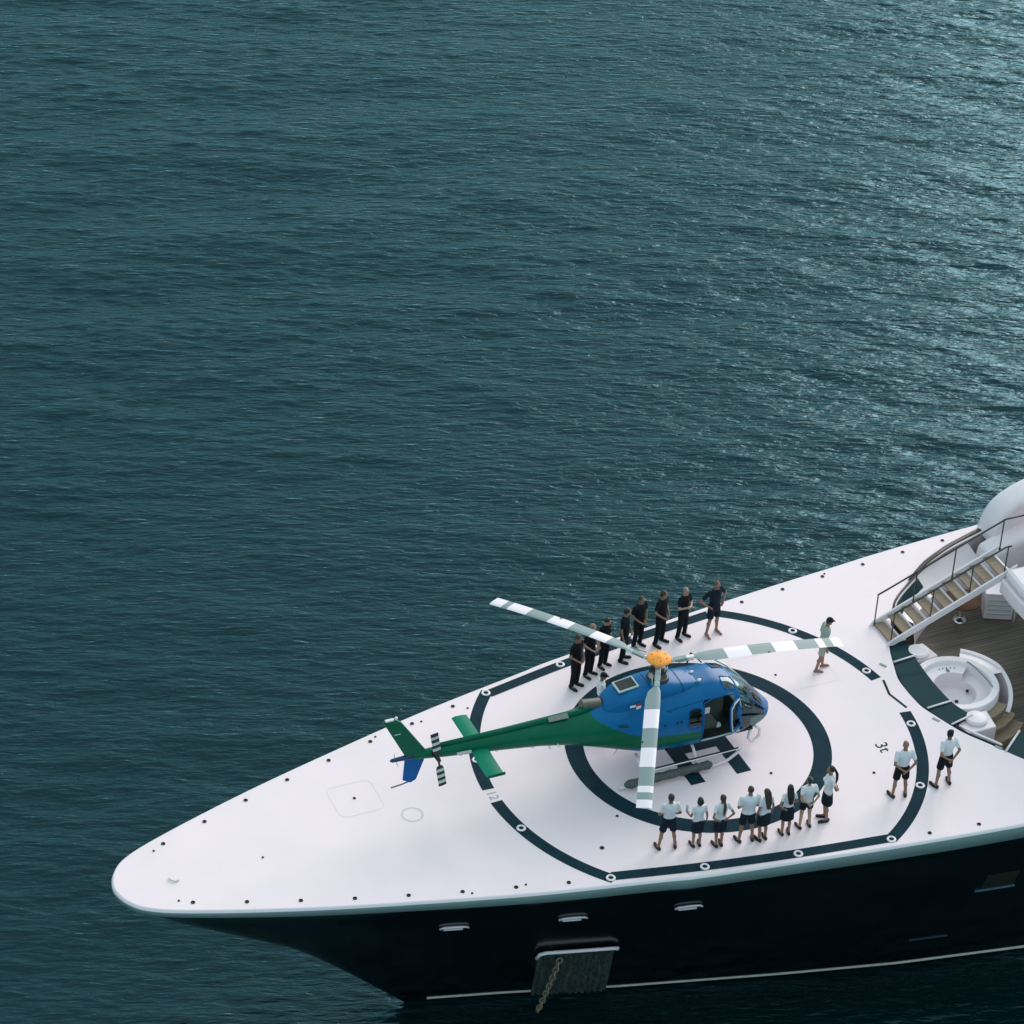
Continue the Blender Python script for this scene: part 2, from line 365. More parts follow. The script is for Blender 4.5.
text('3t', .5, (4.65, -1.83, .005), -math.pi / 2, M['navy'], deck, 'weight_lettering')
text('12', .36, (-6.02, 0, .005), -math.pi / 2, mat('faded_grey_lettering', (.3, .36, .35), .6), deck, 'diameter_lettering')

# sockets along both edges, perimeter lights, hatches and seams
SO = [(-14.64, 1.18), (-13.38, 1.63), (-12.11, 2.06), (-10.82, 2.46), (-9.52, 2.83), (-8.2, 3.18), (-6.87, 3.5), (-5.55, 3.81), (4.07, 5.37), (5.47, 5.52), (6.86, 5.68), (8.27, 5.81), (9.69, 5.95), (11.11, 6.07)]
proto = None
def socket(x, y, r):
    global proto
    if proto is None:
        b = MB(); b.lathe((0, 0, 0), [(.001, .004), (.7, .004), (.75, .02), (1, .016), (1.05, .001)], n=14)
        proto = b.build('deck_socket', M['black'], deck, smooth=True); o = proto
    else:
        o = proto.copy(); COL.objects.link(o); o.parent = deck
    o.location = (x, y, 0); o.scale = (r, r, 1)
for x, y in SO:
    for s in (1, -1): socket(x, s * y, .055)
for x, y in ((-14.95, 1.0), (-6.6, 3.5), (6.98, 5.78), (-8.0, 3.32)):
    for s in (1, -1): socket(x, s * y, .03)
for x, y, r in ((-12.45, -.2, .03), (-9.44, 1.15, .04), (-4.2, -2.9, .06), (-3.3, -1.9, .04), (3.4, 2.0, .035), (3.9, -2.7, .04), (1.7, 2.3, .05), (1.3, -1.75, .04), (-5.2, 3.6, .03)): socket(x, y, r)
rp = None
for x, y in ((-4.48, 4.03), (-2.04, 4.49), (.45, 4.89), (3.0, 5.24), (4.8, 3.64), (5.88, 1.28), (-5.84, 1.48), (-4.48, -4.03), (-2.04, -4.49), (.45, -4.89), (3.0, -5.24), (4.8, -3.6), (5.88, -1.22), (-5.84, -1.47)):
    if rp is None:
        b = MB(); b.lathe((0, 0, .010), [(.068, .001), (.07, .02), (.09, .026), (.118, .02), (.128, .001)], n=24); rp = b.build('perimeter_light', M['white'], deck, smooth=True); o = rp
    else:
        o = rp.copy(); COL.objects.link(o); o.parent = deck
    o.location = (x, y, 0)
def ring_seam(name, outline, w, m, z=.003):
    mb = MB(); n = len(outline); vs = []
    for i in range(n):
        a = Vector(outline[i - 1]); b = Vector(outline[(i + 1) % n]); t = (b - a).normalized(); nn = Vector((-t.y, t.x)) * w / 2; p = Vector(outline[i]); vs += [(p.x - nn.x, p.y - nn.y, z), (p.x + nn.x, p.y + nn.y, z)]
    mb.add(vs, [(2 * i, 2 * i + 1, (2 * i + 3) % (2 * n), (2 * i + 2) % (2 * n)) for i in range(n)]); return mb.build(name, m, deck)
def rrect(cx, cy, a, b, r, n=6):
    o = []
    for qx, qy, a0 in ((1, 1, 0), (-1, 1, 90), (-1, -1, 180), (1, -1, 270)):
        for k in range(n + 1): t = R(a0 + 90 * k / n); o.append((cx + qx * (a - r) + r * math.cos(t), cy + qy * (b - r) + r * math.sin(t)))
    return o
ring_seam('deck_hatch', rrect(-9.42, 1.13, .62, .62, .22), .02, M['seam'])
ring_seam('deck_hatch', [(-8.27 + .27 * math.cos(a), .02 + .27 * math.sin(a)) for a in [k * math.pi / 16 for k in range(32)]], .05, mat('hatch_ring', (.56, .55, .56), .5))
ring_seam('deck_hatch', rrect(3.7, 2.1, 1.3, .9, .05), .012, M['seam'])
b = MB(); b.tube([(-14.78 + .16 * math.cos(a) * 1.0, -.05 + .26 * math.sin(a), .03) for a in [R(200 + 14 * k) for k in range(8)]], .018, 6); b.build('bow_fairlead', M['lightgrey'], deck, smooth=True)
for x, y in ((7.62, -2.95), (6.45, 1.35), (6.62, -1.3)):
    b = MB(); b.box((0, 0, .012), (.22, .07, .02)); o = b.build('deck_cleat', M['bladeg'], deck, bevel=.006); o.location = (x, y, 0); o.rotation_euler = (0, 0, R(-60))
# sunken well: wall, teak floor, cap rail
FZ = -1.2
b = MB(); b.loft([[(x, y, -.004) for x, y in well], [(x + .02, y, FZ) for x, y in well]], cap=False, closed=False)
for s in (1, -1): b.add([(12.3, s * 5.98, -.004), (XE, s * 5.98, -.004), (XE, s * 5.98, FZ), (12.3, s * 5.98, FZ)], [(0, 1, 2, 3)])
Y(b, 'well_wall', M['white'], auto=40)
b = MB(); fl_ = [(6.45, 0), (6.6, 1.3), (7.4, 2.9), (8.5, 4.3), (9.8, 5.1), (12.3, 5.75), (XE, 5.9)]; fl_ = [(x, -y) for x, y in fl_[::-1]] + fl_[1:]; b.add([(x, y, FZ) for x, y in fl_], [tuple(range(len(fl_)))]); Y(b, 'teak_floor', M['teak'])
b = MB(); cp = [p for p in WC if 9.0 < p[0] < 12.35]; b.tube([(x, y - .02, .07 + .12 * min(1, (x - 9) / 1.5)) for x, y in cp], [.03 + .05 * min(1, (x - 9)) for x, y in cp], 8, flat=.45); Y(b, 'cap_rail', M['rail'], smooth=True)
# sloping inner coaming on the far side (white panel with dark window)
b = MB(); seg = [p for p in WC if 8.0 < p[0] < 12.0]
b.loft([[(x + .05, y - .05, -.02) for x, y in seg], [(x + .25, y - .30, -.35) for x, y in seg], [(x + .45, y - .5, -.42) for x, y in seg], [(x + .55, y - .6, FZ) for x, y in seg]], cap=False, closed=False); Y(b, 'inner_coaming', M['white'], auto=35)
seg = [p for p in WC if 8.05 < p[0] < 9.5]; b = MB(); b.loft([[(x + .06, y - .10, -.04) for x, y in seg], [(x + .19, y - .27, -.28) for x, y in seg]], cap=False, closed=False); Y(b, 'coaming_window', M['glass'])

# tinted glass band just inside the curved deck edge, with white ribs
gi = [(7.62, 2.15), (7.50, 1.55), (7.40, .6), (7.38, -.2), (7.44, -.9), (7.64, -1.5)]
go = [(7.10, 2.15), (6.86, 1.55), (6.60, .6), (6.56, -.2), (6.70, -.9), (6.93, -1.62)]
gi, go = catmull(gi, 5), catmull(go, 5)
b = MB(); n = len(gi); b.loft([[(x, y, -.05) for x, y in go], [(x, y, .02) for x, y in gi], [(x, y, -.05) for x, y in gi], [(x, y, -.12) for x, y in go]], cap=False, closed=False); Y(b, 'glass_band', M['glass'])
def rib(a, c, w=.03):
    b = MB(); b.tube([(a[0], a[1], .0), (c[0], c[1], .05)], w, 6); Y(b, 'glass_rib', M['white'], smooth=True)
rib(go[0], gi[0]); rib(go[6], gi[6]); rib(go[19], gi[19]); rib(go[-1], gi[-1])
b = MB(); p2 = [q for q in well if -3.1 < q[1] < -1.65]; b.loft([[(x + .04, y, .0) for x, y in p2], [(x + .10, y, .0) for x, y in p2], [(x + .10, y, -.1) for x, y in p2]], cap=False, closed=False); Y(b, 'step_edge', M['navy'])
b = MB(); b.tube([(x + .16, y + .01, .03) for x, y in p2], .035, 6); Y(b, 'handrail', M['white'], smooth=True)
g2 = [q for q in well if -5.2 < q[1] < -3.0]; b = MB(); b.loft([[(x + .02, y + .02, -.02) for x, y in g2], [(x + .75, y + .55, .06) for x, y in g2]], cap=False, closed=False); Y(b, 'glass_band', M['glass'])
b = MB(); q = g2[-1] if g2[-1][1] > g2[0][1] else g2[0]; b.tube([(q[0], q[1], .02), (q[0] + .75, q[1] + .55, .1)], .035, 6); Y(b, 'glass_rib', M['white'], smooth=True)

# hot tub, built into the well
tub = empty('hot_tub', (8.02, 0, 6.65)); tub.parent = yacht
b = MB(); b.lathe((0, 0, 0), [(1.22, FZ), (1.22, -.05), (1.19, 0), (1.0, 0), (.97, -.04), (.93, -.33), (.62, -.36), (.58, -.62), (.01, -.64)], n=56); b.build('tub_shell', M['white'], tub, auto=45)
b = MB(); b.lathe((0, 0, 0), [(.96, -.12), (.60, -.12), (.60, -.4)], n=24, a0=R(40), a1=R(150)); b.build('tub_seat', M['white'], tub, auto=45)
for a, rr, q in ((62, .80, .022), (70, .80, .022), (78, .80, .022), (86, .80, .022), (94, .80, .022), (78, .66, .05), (79, .74, .03)):
    b = MB(); b.ball((rr * math.cos(R(a)), rr * math.sin(R(a)), -.11), q, 8, 5); b.build('water_jet', M['bladeg'], tub, smooth=True)
for c, q in (((.05, -.1, -.63), .06), ((.5, .1, -.52), .05)):
    b = MB(); b.ball(c, q, 10, 5); b.build('drain', M['dark'], tub, smooth=True)
b = MB(); prof_a = [R(55 - 5 * k) for k in range(22)]
b.loft([[((rr) * math.cos(a), (rr) * math.sin(a), (-.02 - .42 * max(0, i - 9) / 12) if zt else FZ) for i, a in enumerate(prof_a)] for rr, zt in ((1.50, 0), (1.50, 1), (1.62, 1), (1.62, 0))], cap=False, closed=False); b.build('curved_screen', M['white'], tub, auto=40)
b = MB(); b.loft([[(1.2 * math.cos(a), 1.2 * math.sin(a), -.03) for a in prof_a[:12]], [(1.5 * math.cos(a), 1.5 * math.sin(a), -.06) for a in prof_a[:12]]], cap=False, closed=False); b.build('side_bench', M['white'], tub)
b = MB(); b.tube([(1.02 * math.cos(R(a)) * (1 - .16 * math.sin(R((42 - a) * 2.3))), 1.02 * math.sin(R(a)), .02) for a in range(42, -36, -5)], .022, 6); b.build('grab_rail', M['bladeg'], tub, smooth=True)
for k in range(4):
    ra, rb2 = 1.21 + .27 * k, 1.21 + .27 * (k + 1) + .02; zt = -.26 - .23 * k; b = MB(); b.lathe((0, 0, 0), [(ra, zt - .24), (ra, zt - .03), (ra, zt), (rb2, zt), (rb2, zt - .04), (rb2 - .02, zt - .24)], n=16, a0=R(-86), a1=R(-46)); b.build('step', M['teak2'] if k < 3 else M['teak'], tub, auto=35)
for s in (1, -1):
    b = MB(); b.prism([(-.62, -.42), (.32, -.42), (.42, .3), (-.5, .38)] if s < 0 else [(-.5, -.38), (.42, -.3), (.3, .36), (-.5, .36)], FZ + .002, -.06); o = b.build('corner_plinth', M['white'], tub, bevel=.03); o.location = (-.22, s * 1.62, 0)
    b = MB(); b.lathe((0, 0, 0), [(.31, -.05), (.31, .02), (.29, .03), (.275, .03), (.275, .055), (.25, .06), (.001, .062)], n=28); o = b.build('round_lid', M['white'], tub, auto=50); o.location = (-.30, s * 1.60, 0)

# staircase from the helideck up to the upper deck
st = empty('staircase', (7.1, 2.15, 6.68 + .04)); st.parent = yacht
G, RS, NW = .42, .185, 9
b = MB()
for yy in (-.05, .95):
    b.slab([(-.12, yy - .03, -.04), (.1, yy - .03, -.06), (NW * G, yy - .03, NW * RS - .15), (NW * G + .1, yy - .03, NW * RS + .15), (-.02, yy - .03, .10)], (0, .06, 0))
b.build('stringer', M['white'], st, bevel=.01)
for k in range(NW):
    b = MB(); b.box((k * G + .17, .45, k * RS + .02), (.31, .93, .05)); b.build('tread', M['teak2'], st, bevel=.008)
    b = MB(); b.box((k * G + .36, .45, k * RS + .06), (.045, .93, .06)); b.build('nosing', M['white'], st)
for yy, hh in ((-.02, .98), (.92, .98)):
    b = MB(); pth = [(.0, yy, hh + .06)] + [(x, yy, x * .43 + hh + .05) for x in (.4, 1.2, 2.4, 3.4)] + ([(3.95, yy, 2.72), (4.6, yy, 2.72)] if yy > .5 else [(3.6, yy, 2.5)]); b.tube(pth, .026, 8); b.build('handrail', M['rail'], st, smooth=True)
    for x in (.02, 1.22, 2.42) + ((3.9,) if yy > .5 else (3.5,)):
        b = MB(); b.tube([(x, yy, x * .43 - .02), (x, yy, x * .43 + hh + (.05 if x > .1 else .06))], .02, 7); b.tube([(x + .0, yy, x * .43 + .05), (x + .0, yy, x * .43 - .02)], .035, 7); b.build('rail_post', M['rail'], st, smooth=True)

# upper deck slab with rounded bulwark, side wing, deckhouse behind
b = MB(); sl = [(10.46, 2.05), (10.40, 1.2), (10.42, 0), (10.46, -1.2), (10.6, -2.4), (11.5, -3.6), (13.3, -3.9), (13.3, 2.05)]
b.prism(sl, 1.06, 1.52); Y(b, 'upper_deck', M['white'], bevel=.05)
b = MB(); b.prism([(x + (.08 if x < 11 else 0), y - .02) for x, y in sl], 1.525, 1.86); Y(b, 'upper_bulwark', M['white'], bevel=.14)
prof_w = catmull([(12.42, -.05), (12.48, .3), (12.58, .62), (12.78, .95), (13.14, 1.22), (13.82, 1.5), (15.5, 1.95), (17.5, 2.15)], 6)
b = MB(); n = len(prof_w); rows = []
for y0, dz in ((6.37, -1.6), (6.37, -.22), (6.34, -.1), (6.26, -.02), (6.1, 0), (5.7, 0), (5.54, -.02), (5.46, -.1), (5.45, -.22), (5.45, -2.2)):
    rows.append([(x + max(0, -dz) * .25 * max(0, 1 - i / (n * .6)), y0, max(-.05, z + dz)) for i, (x, z) in enumerate(prof_w)])
b.loft(rows, cap=False, closed=False); Y(b, 'side_wing', M['white'], smooth=True)
prof_i = catmull([(11.98, -1.1), (12.0, -.1), (12.25, .12), (13.0, .38), (14.5, .7), (17.5, .95)], 5); rows = []
for y0, dz in ((4.78, -1.6), (4.80, -.2), (4.84, -.08), (4.95, 0), (5.5, 0)):
    rows.append([(x + max(0, -dz) * .1, y0, max(-1.15, z + dz)) for x, z in prof_i])
b = MB(); b.loft(rows, cap=False, closed=False); Y(b, 'wing_inner_wall', M['white'], smooth=True)
b = MB(); b.prism([(13.3, -4.2), (30, -5.2), (30, 5.2), (13.3, 4.2)], FZ + .002, 4.2); dh = Y(b, 'deckhouse', M['white'], bevel=.25)
b = MB(); b.slab([(13.27, -3.4, 2.4), (13.27, 3.4, 2.4), (13.27, 3.4, 3.5), (13.27, -3.4, 3.5)], (.06, 0, 0)); b.build('front_window', M['glass'], dh)
for s in (1, -1):
    b = MB(); b.slab([(14.2, s * 4.30, 2.5), (28, s * 5.12, 2.5), (28, s * 5.12, 3.5), (14.6, s * 4.33, 3.5)], (0, .05 * s, 0)); b.build('side_window', M['glass'], dh)

# hull details
b = MB(); pz = [(-6.05, .0), (-6.13, 0)]
def hull_strip(x0, x1, z0, z1, out, n=40):
    b = MB(); rows = []
    for z, o_ in ((z0, -.03), (z0, out), (z1, out), (z1, -.03)):
        rows.append([(x, -(hull_w(x, z) + o_), z) for x in [x0 + (x1 - x0) * k / n for k in range(n + 1)]])
    b.loft(rows, cap=False, closed=False); return b
Y(hull_strip(-7.75, -5.0, -6.43, -6.52, .02), 'boot_stripe', M['stripe'], auto=40)
Y(hull_strip(-3.4, 29.5, -6.43, -6.52, .02, 120), 'boot_stripe', M['stripe'], auto=40)
b = MB()
for x0, x1 in ((-8.0, 29.5),):
    rows = [[(x, (hull_w(x, z) + .02), z) for x in [x0 + (x1 - x0) * k / 120 for k in range(121)]] for z in (-6.43, -6.52)]; b.loft(rows, cap=False, closed=False)
Y(b, 'boot_stripe', M['stripe'])
for xc, zc in ((-8.02, -1.93), (-5.03, -1.88), (-2.03, -1.86)):
    f = MB()
    pth = [(xc + dx, -(hull_w(xc + dx, zc + dz) + .05), zc + dz) for dx, dz in ((-.36, -.05), (-.27, .03), (0, .05), (.27, .03), (.36, -.05))]
    f.tube(catmull3 if False else pth, .03, 8); q = Y(f, 'portlight', M['white'], smooth=True)
    f = MB(); f.tube([(xc + dx, -(hull_w(xc + dx, zc - .13) + .02), zc - .13) for dx in (-.24, 0, .24)], .05, 8, flat=.6); f.build('sill', M['white'], q, smooth=True)
    f = hull_strip(xc - .22, xc + .22, zc - .02, zc - .09, .005, 4); f.build('pane', M['glass'], q)
xw = 6.1
Y(hull_strip(6.4, 7.35, -2.45, -3.05, .012, 6), 'hull_window', M['amber'])
Y(hull_strip(6.25, 7.4, -3.16, -3.2, .05, 6), 'window_sill', mat('blue_grey_trim', (.10, .2, .25), .35))
Y(hull_strip(5.0, 6.1, -5.3, -5.34, .04, 6), 'hull_trim', mat('dim_trim', (.03, .07, .09), .4))
# anchor pocket: ribbed steel plate with a polished lip, proud of the hull
ap = empty('anchor_pocket', (0, 0, 6.68)); ap.parent = yacht
XA0, XA1 = -5.32, -3.36
b = MB(); rows = []
for k in range(29):
    z = -4.02 - k * .11; row = []
    for i in range(61):
        x = XA0 + (XA1 - XA0) * i / 60 + (.42 * k / 28); row.append((x, -(hull_w(x, z) + .06 + .035 * math.sin(i / 60 * 2 * math.pi * 12)), z))
    rows.append(row)
b.loft(rows, cap=False, closed=False)
for i in (0, 60): b.loft([[r[i] for r in rows], [(r[i][0], r[i][1] + .12, r[i][2]) for r in rows]], cap=False, closed=False)
b.build('ribbed_plate', M['steel'], ap, smooth=True)
b = MB(); b.tube([(XA0 - .06, -(hull_w(XA0, -4.25) + .10), -4.28), (XA0 - .04, -(hull_w(XA0, -4.0) + .12), -4.02)] + [(x, -(hull_w(x, -3.95) + .14), -3.95) for x in (-5.2, -4.7, -4.1, -3.5)] + [(XA1 + .03, -(hull_w(XA1, -4.0) + .12), -4.0), (XA1 + .04, -(hull_w(XA1, -4.1) + .10), -4.1)], .05, 10); b.build('polished_lip', M['white'], ap, smooth=True)

# ------------------------------------------------------------------ anchor chain (hangs from the pocket)
def link(mb, c, ax, roll, L=.22, W=.11, r=.024):
    ax = Vector(ax).normalized(); s = ax.cross(Vector((0, 1, .3))).normalized(); s = Matrix.Rotation(roll, 3, ax) @ s; n = 16; P = []
    for k in range(n):
        a = 2 * math.pi * k / n; P.append(Vector(c) + ax * (math.sin(a) * L * .62) + s * (math.cos(a) * W * .62))
    P.append(P[0]); P.append(P[1]); mb.tube(P, r, 6, cap=False)
b = MB(); A = Vector((-4.82, -(hull_w(-4.82, -4.2) + .16), -4.35)); Bq = Vector((-5.1, -(hull_w(-5.1, -6.7) + .60), -7.1)); n = int((A - Bq).length / .165)
for k in range(n):
    t = k / (n - 1); c = A.lerp(Bq, t) + Vector((0, 0, -.10 * math.sin(math.pi * t))); link(b, c, Bq - A, (math.pi / 2) * (k % 2) + .4)
tag(b.build('anchor_chain', M['rust'], None, smooth=True), 'rusty anchor chain hanging from the steel pocket in the hull down into the water', 'chain')

# ------------------------------------------------------------------ things standing in the well
t = empty('pedestal_table', (10.55, 3.82, FZ)); tag(t, 'round varnished wooden table on a chrome pedestal below the staircase', 'table')
b = MB(); b.lathe((0, 0, 0), [(.001, .70), (.50, .70), (.55, .715), (.55, .735), (.53, .75), (.001, .75)], n=40); b.build('table_top', M['varnish'], t, auto=50)
b = MB(); b.lathe((0, 0, 0), [(.22, .0), (.22, .02), (.16, .06), (.06, .09), (.04, .12), (.04, .70)], n=24); b.build('pedestal', M['chrome'], t, smooth=True)
t = empty('deck_locker', (11.75, 3.75, FZ), R(-25)); tag(t, 'pale grey louvred deck locker standing on the teak floor beside the round table', 'locker')
b = MB(); b.box((0, 0, .45), (.85, .7, .88)); b.build('cabinet', M['white'], t, bevel=.03)
b = MB()
for k in range(4): b.box((0, -.36, .2 + .16 * k), (.7, .02, .05))
b.build('louvre', M['lightgrey'], t); b = MB(); b.box((0, 0, .91), (.9, .75, .04)); b.build('lid', M['white'], t, bevel=.01)
b = MB(); b.tube([(.48, -.4, 0), (.48, -.4, .95)], .04, 8); b.build('corner_post', M['white'], t, smooth=True)


# ------------------------------------------------------------------ helicopter (local frame: +x nose, +y port, origin under the mast, z=0 deck)
heli = empty('helicopter', (-1.37, .12, 0)); tag(heli, 'blue and green utility helicopter parked on the helideck with three drooping rotor blades', 'helicopter')
def livery():
    m = bpy.data.materials.new('blue_green_livery'); m.use_nodes = True; n = m.node_tree; b = n.nodes['Principled BSDF']
    b.inputs['Roughness'].default_value = .3; b.inputs['Coat Weight'].default_value = .04; b.inputs['Specular IOR Level'].default_value = .16
    t = n.nodes.new('ShaderNodeTexCoord'); s = n.nodes.new('ShaderNodeSeparateXYZ'); n.links.new(t.outputs['Object'], s.inputs[0])
    def mth(op, a, bb, clamp=False):
        q = n.nodes.new('ShaderNodeMath'); q.operation = op; q.use_clamp = clamp
        for i, v in enumerate((a, bb)):
            if v is None: continue
            if isinstance(v, (int, float)): q.inputs[i].default_value = v
            else: n.links.new(v, q.inputs[i])
        return q.outputs[0]
    x, z = s.outputs['X'], s.outputs['Z']
    # upper boundary of the green: falls from the exhaust down to the cabin side, then level
    up = n.nodes.new('ShaderNodeFloatCurve'); cm = up.mapping.curves[0]
    pts = [(-9, 3), (-2.35, 3), (-1.95, 1.98), (-1.5, 1.72), (-1.0, 1.50), (-.5, 1.36), (0, 1.30), (1.25, 1.18), (1.27, .0), (4, 0)]
    while len(cm.points) < len(pts): cm.points.new(.5, .5)
    for p, (a, c) in zip(cm.points, pts): p.location = ((a + 10) / 14, c / 3); p.handle_type = 'VECTOR'
    up.mapping.update(); n.links.new(mth('DIVIDE', mth('ADD', x, 10), 14), up.inputs['Value'])
    below_up = mth('LESS_THAN', z, mth('MULTIPLY', up.outputs[0], 3))
    lo = n.nodes.new('ShaderNodeFloatCurve'); cm = lo.mapping.curves[0]
    pts = [(-9, 0), (-3.4, 0), (-2.6, 1.14), (-1.6, 1.0), (0, .93), (4, .90)]
    while len(cm.points) < len(pts): cm.points.new(.5, .5)
    for p, (a, c) in zip(cm.points, pts): p.location = ((a + 10) / 14, c / 3); p.handle_type = 'VECTOR'
    lo.mapping.update(); n.links.new(mth('DIVIDE', mth('ADD', x, 10), 14), lo.inputs['Value'])
    above_lo = mth('GREATER_THAN', z, mth('MULTIPLY', lo.outputs[0], 3))
    g = mth('MULTIPLY', below_up, above_lo)
    no = n.nodes.new('ShaderNodeTexNoise'); no.inputs['Scale'].default_value = 2.2; no.inputs['Detail'].default_value = 5; n.links.new(t.outputs['Object'], no.inputs['Vector'])
    b1 = n.nodes.new('ShaderNodeMixRGB'); b1.inputs[1].default_value = (.0006, .092, .24, 1); b1.inputs[2].default_value = (.0008, .15, .38, 1); n.links.new(no.outputs['Fac'], b1.inputs[0])
    g1 = n.nodes.new('ShaderNodeMixRGB'); g1.inputs[1].default_value = (.0008, .085, .042, 1); g1.inputs[2].default_value = (.001, .135, .068, 1); n.links.new(no.outputs['Fac'], g1.inputs[0])
    mx = n.nodes.new('ShaderNodeMixRGB'); n.links.new(g, mx.inputs[0]); n.links.new(b1.outputs[0], mx.inputs[1]); n.links.new(g1.outputs[0], mx.inputs[2]); n.links.new(mx.outputs[0], b.inputs['Base Color'])
    return m
LIV = livery()
glass = bpy.data.materials.new('canopy_glass'); glass.use_nodes = True; gn = glass.node_tree; gn.nodes.clear()
tr = gn.nodes.new('ShaderNodeBsdfTransparent'); tr.inputs[0].default_value = (.26, .38, .38, 1); gl = gn.nodes.new('ShaderNodeBsdfGlossy'); gl.inputs['Roughness'].default_value = .03; gl.inputs[0].default_value = (.55, .66, .68, 1)
lw = gn.nodes.new('ShaderNodeLayerWeight'); lw.inputs[0].default_value = .35; fr = gn.nodes.new('ShaderNodeMapRange'); fr.inputs['From Min'].default_value = .1; fr.inputs['To Min'].default_value = .05; fr.inputs['To Max'].default_value = .38
gn.links.new(lw.outputs['Facing'], fr.inputs['Value']); mxs = gn.nodes.new('ShaderNodeMixShader'); gn.links.new(fr.outputs[0], mxs.inputs[0]); gn.links.new(tr.outputs[0], mxs.inputs[1]); gn.links.new(gl.outputs[0], mxs.inputs[2])
og = gn.nodes.new('ShaderNodeOutputMaterial'); gn.links.new(mxs.outputs[0], og.inputs[0])

ST = [(-7.0, 1.80, 1.97, .07), (-6.5, 1.72, 2.0, .12), (-6.0, 1.64, 2.0, .15), (-4.5, 1.45, 1.98, .23), (-3.4, 1.30, 1.99, .32), (-2.7, 1.16, 2.0, .40), (-2.2, 1.04, 2.02, .50), (-1.7, .90, 2.1, .62), (-1.2, .76, 2.2, .74), (-.7, .62, 2.3, .84), (-.2, .53, 2.36, .91),
      (.4, .48, 2.37, .93), (1.0, .46, 2.36, .935), (1.6, .46, 2.32, .93), (2.0, .46, 2.23, .91), (2.3, .47, 2.06, .87), (2.6, .50, 1.80, .79), (2.85, .55, 1.52, .70), (3.05, .59, 1.30, .60), (3.22, .65, 1.12, .46), (3.34, .73, 1.0, .30), (3.40, .80, .92, .12)]
def station(x):
    xs = [q[0] for q in ST]; return [interp(x, xs, [q[k] for q in ST]) for k in (1, 2, 3)]
# smooth the station table
xs_f = list(np.arange(-7.0, 3.38, .05)) + [3.40]
NB = 104
def smooth_tab():
    raw = np.array([station(x) for x in xs_f]); out = raw.copy()
    for _ in range(6): out[1:-1] = (out[:-2] + 2 * out[1:-1] + out[2:]) / 4
    return out
TAB = smooth_tab()
def ring(i):
    zb, zt, hw = TAB[i]; x = xs_f[i]; zc = (zb + zt) / 2 - .05 * (zt - zb); R_ = []
    ex = 2.0 + .9 * min(1, max(0, (x + 2.5) / 2)) * min(1, max(0, (3.4 - x) / .8))
    for k in range(NB):
        a = 2 * math.pi * (k + .5) / NB; c, s = math.cos(a), math.sin(a)
        y = hw * math.copysign(abs(c) ** (2 / ex), c); zz = (zt - zc if s > 0 else zc - zb) * math.copysign(abs(s) ** (2 / ex), s)
        y *= 1 - .10 * max(0, zz / (zt - zc)) ** 2 * (x > -2)      # tumble home
        R_.append((x, y, zc + zz))
    return R_
RG = [ring(i) for i in range(len(xs_f))]
def zone(x, y, z):
    """which shell part the point belongs to"""
    if x < -6.98: return 'f'
    ws_lo = 1.03 + (3.3 - x) * .02
    edge = 2.12 - (x - 1.55) * .0
    # windshield: forward of the slanted brow line, above the nose
    if x > 2.13 + max(0, (1.6 - z)) * .14 and z > (1.10 - .20 * min(1, abs(y) / .6)) and x < 3.06 - .10 * abs(y):
        if abs(y) < .035 and z > 1.0: return 'f'
        return 'w'
    if x > 2.35 and .56 < z < .92 and abs(y) > .2 and x < 3.2: return 'c'
    if y < -.35 and 1.02 < x < 2.02 - (z - 1.0) * .08 + max(0, 1.5 - z) * .32 and .86 < z < 2.06: return 'd'
    if y > .35 and 1.10 < x < 1.95 and 1.25 < z < 2.0: return 's'
    if abs(y) > .5 and (abs((x - .76) / .20) ** 4 + abs((z - 1.64) / .30) ** 4) < 1: return 's2'
    if 1.72 < x < 2.08 and .20 < abs(y) < .58 and z > 1.9: return 'r'
    return 'f'
parts = {k: MB() for k in 'fwcs'}; parts['s2'] = MB(); parts['r'] = MB(); rmaps = {k: {} for k in parts}
def addf(key, ids):
    mp_ = rmaps[key]; mb = parts[key]; o = []
    for (i, k) in ids:
        if (i, k) not in mp_: mp_[(i, k)] = len(mb.v); mb.v.append(RG[i][k])
        o.append(mp_[(i, k)])
    mb.f.append(tuple(o)); mb.m.append(0)
for i in range(len(RG) - 1):
    for k in range(NB):
        j = (k + 1) % NB; q = [(i, k), (i, j), (i + 1, j), (i + 1, k)]; c = [sum(RG[a][b_][t] for a, b_ in q) / 4 for t in range(3)]
        z_ = zone(*c)
        if z_ == 'd': continue
        addf(z_, q)
for e in (0, len(RG) - 1): addf('f', [(e, k) for k in range(NB)])
fus = parts['f'].build('fuselage', LIV, heli, smooth=True)
parts['w'].build('windshield', glass, heli, smooth=True); parts['c'].build('chin_window', glass, heli, smooth=True)
def split_sides(key, name):
    for sg in (1, -1):
        mb = MB(); mp_ = {}
        for f in parts[key].f:
            if sg * sum(parts[key].v[i][1] for i in f) > 0:
                ids = []
                for i in f:
                    if i not in mp_: mp_[i] = len(mb.v); mb.v.append(parts[key].v[i])
                    ids.append(mp_[i])
                mb.f.append(tuple(ids)); mb.m.append(0)
        if mb.f: mb.build(name, glass, heli, smooth=True)
split_sides('s', 'side_window'); split_sides('s2', 'side_window'); split_sides('r', 'roof_window')
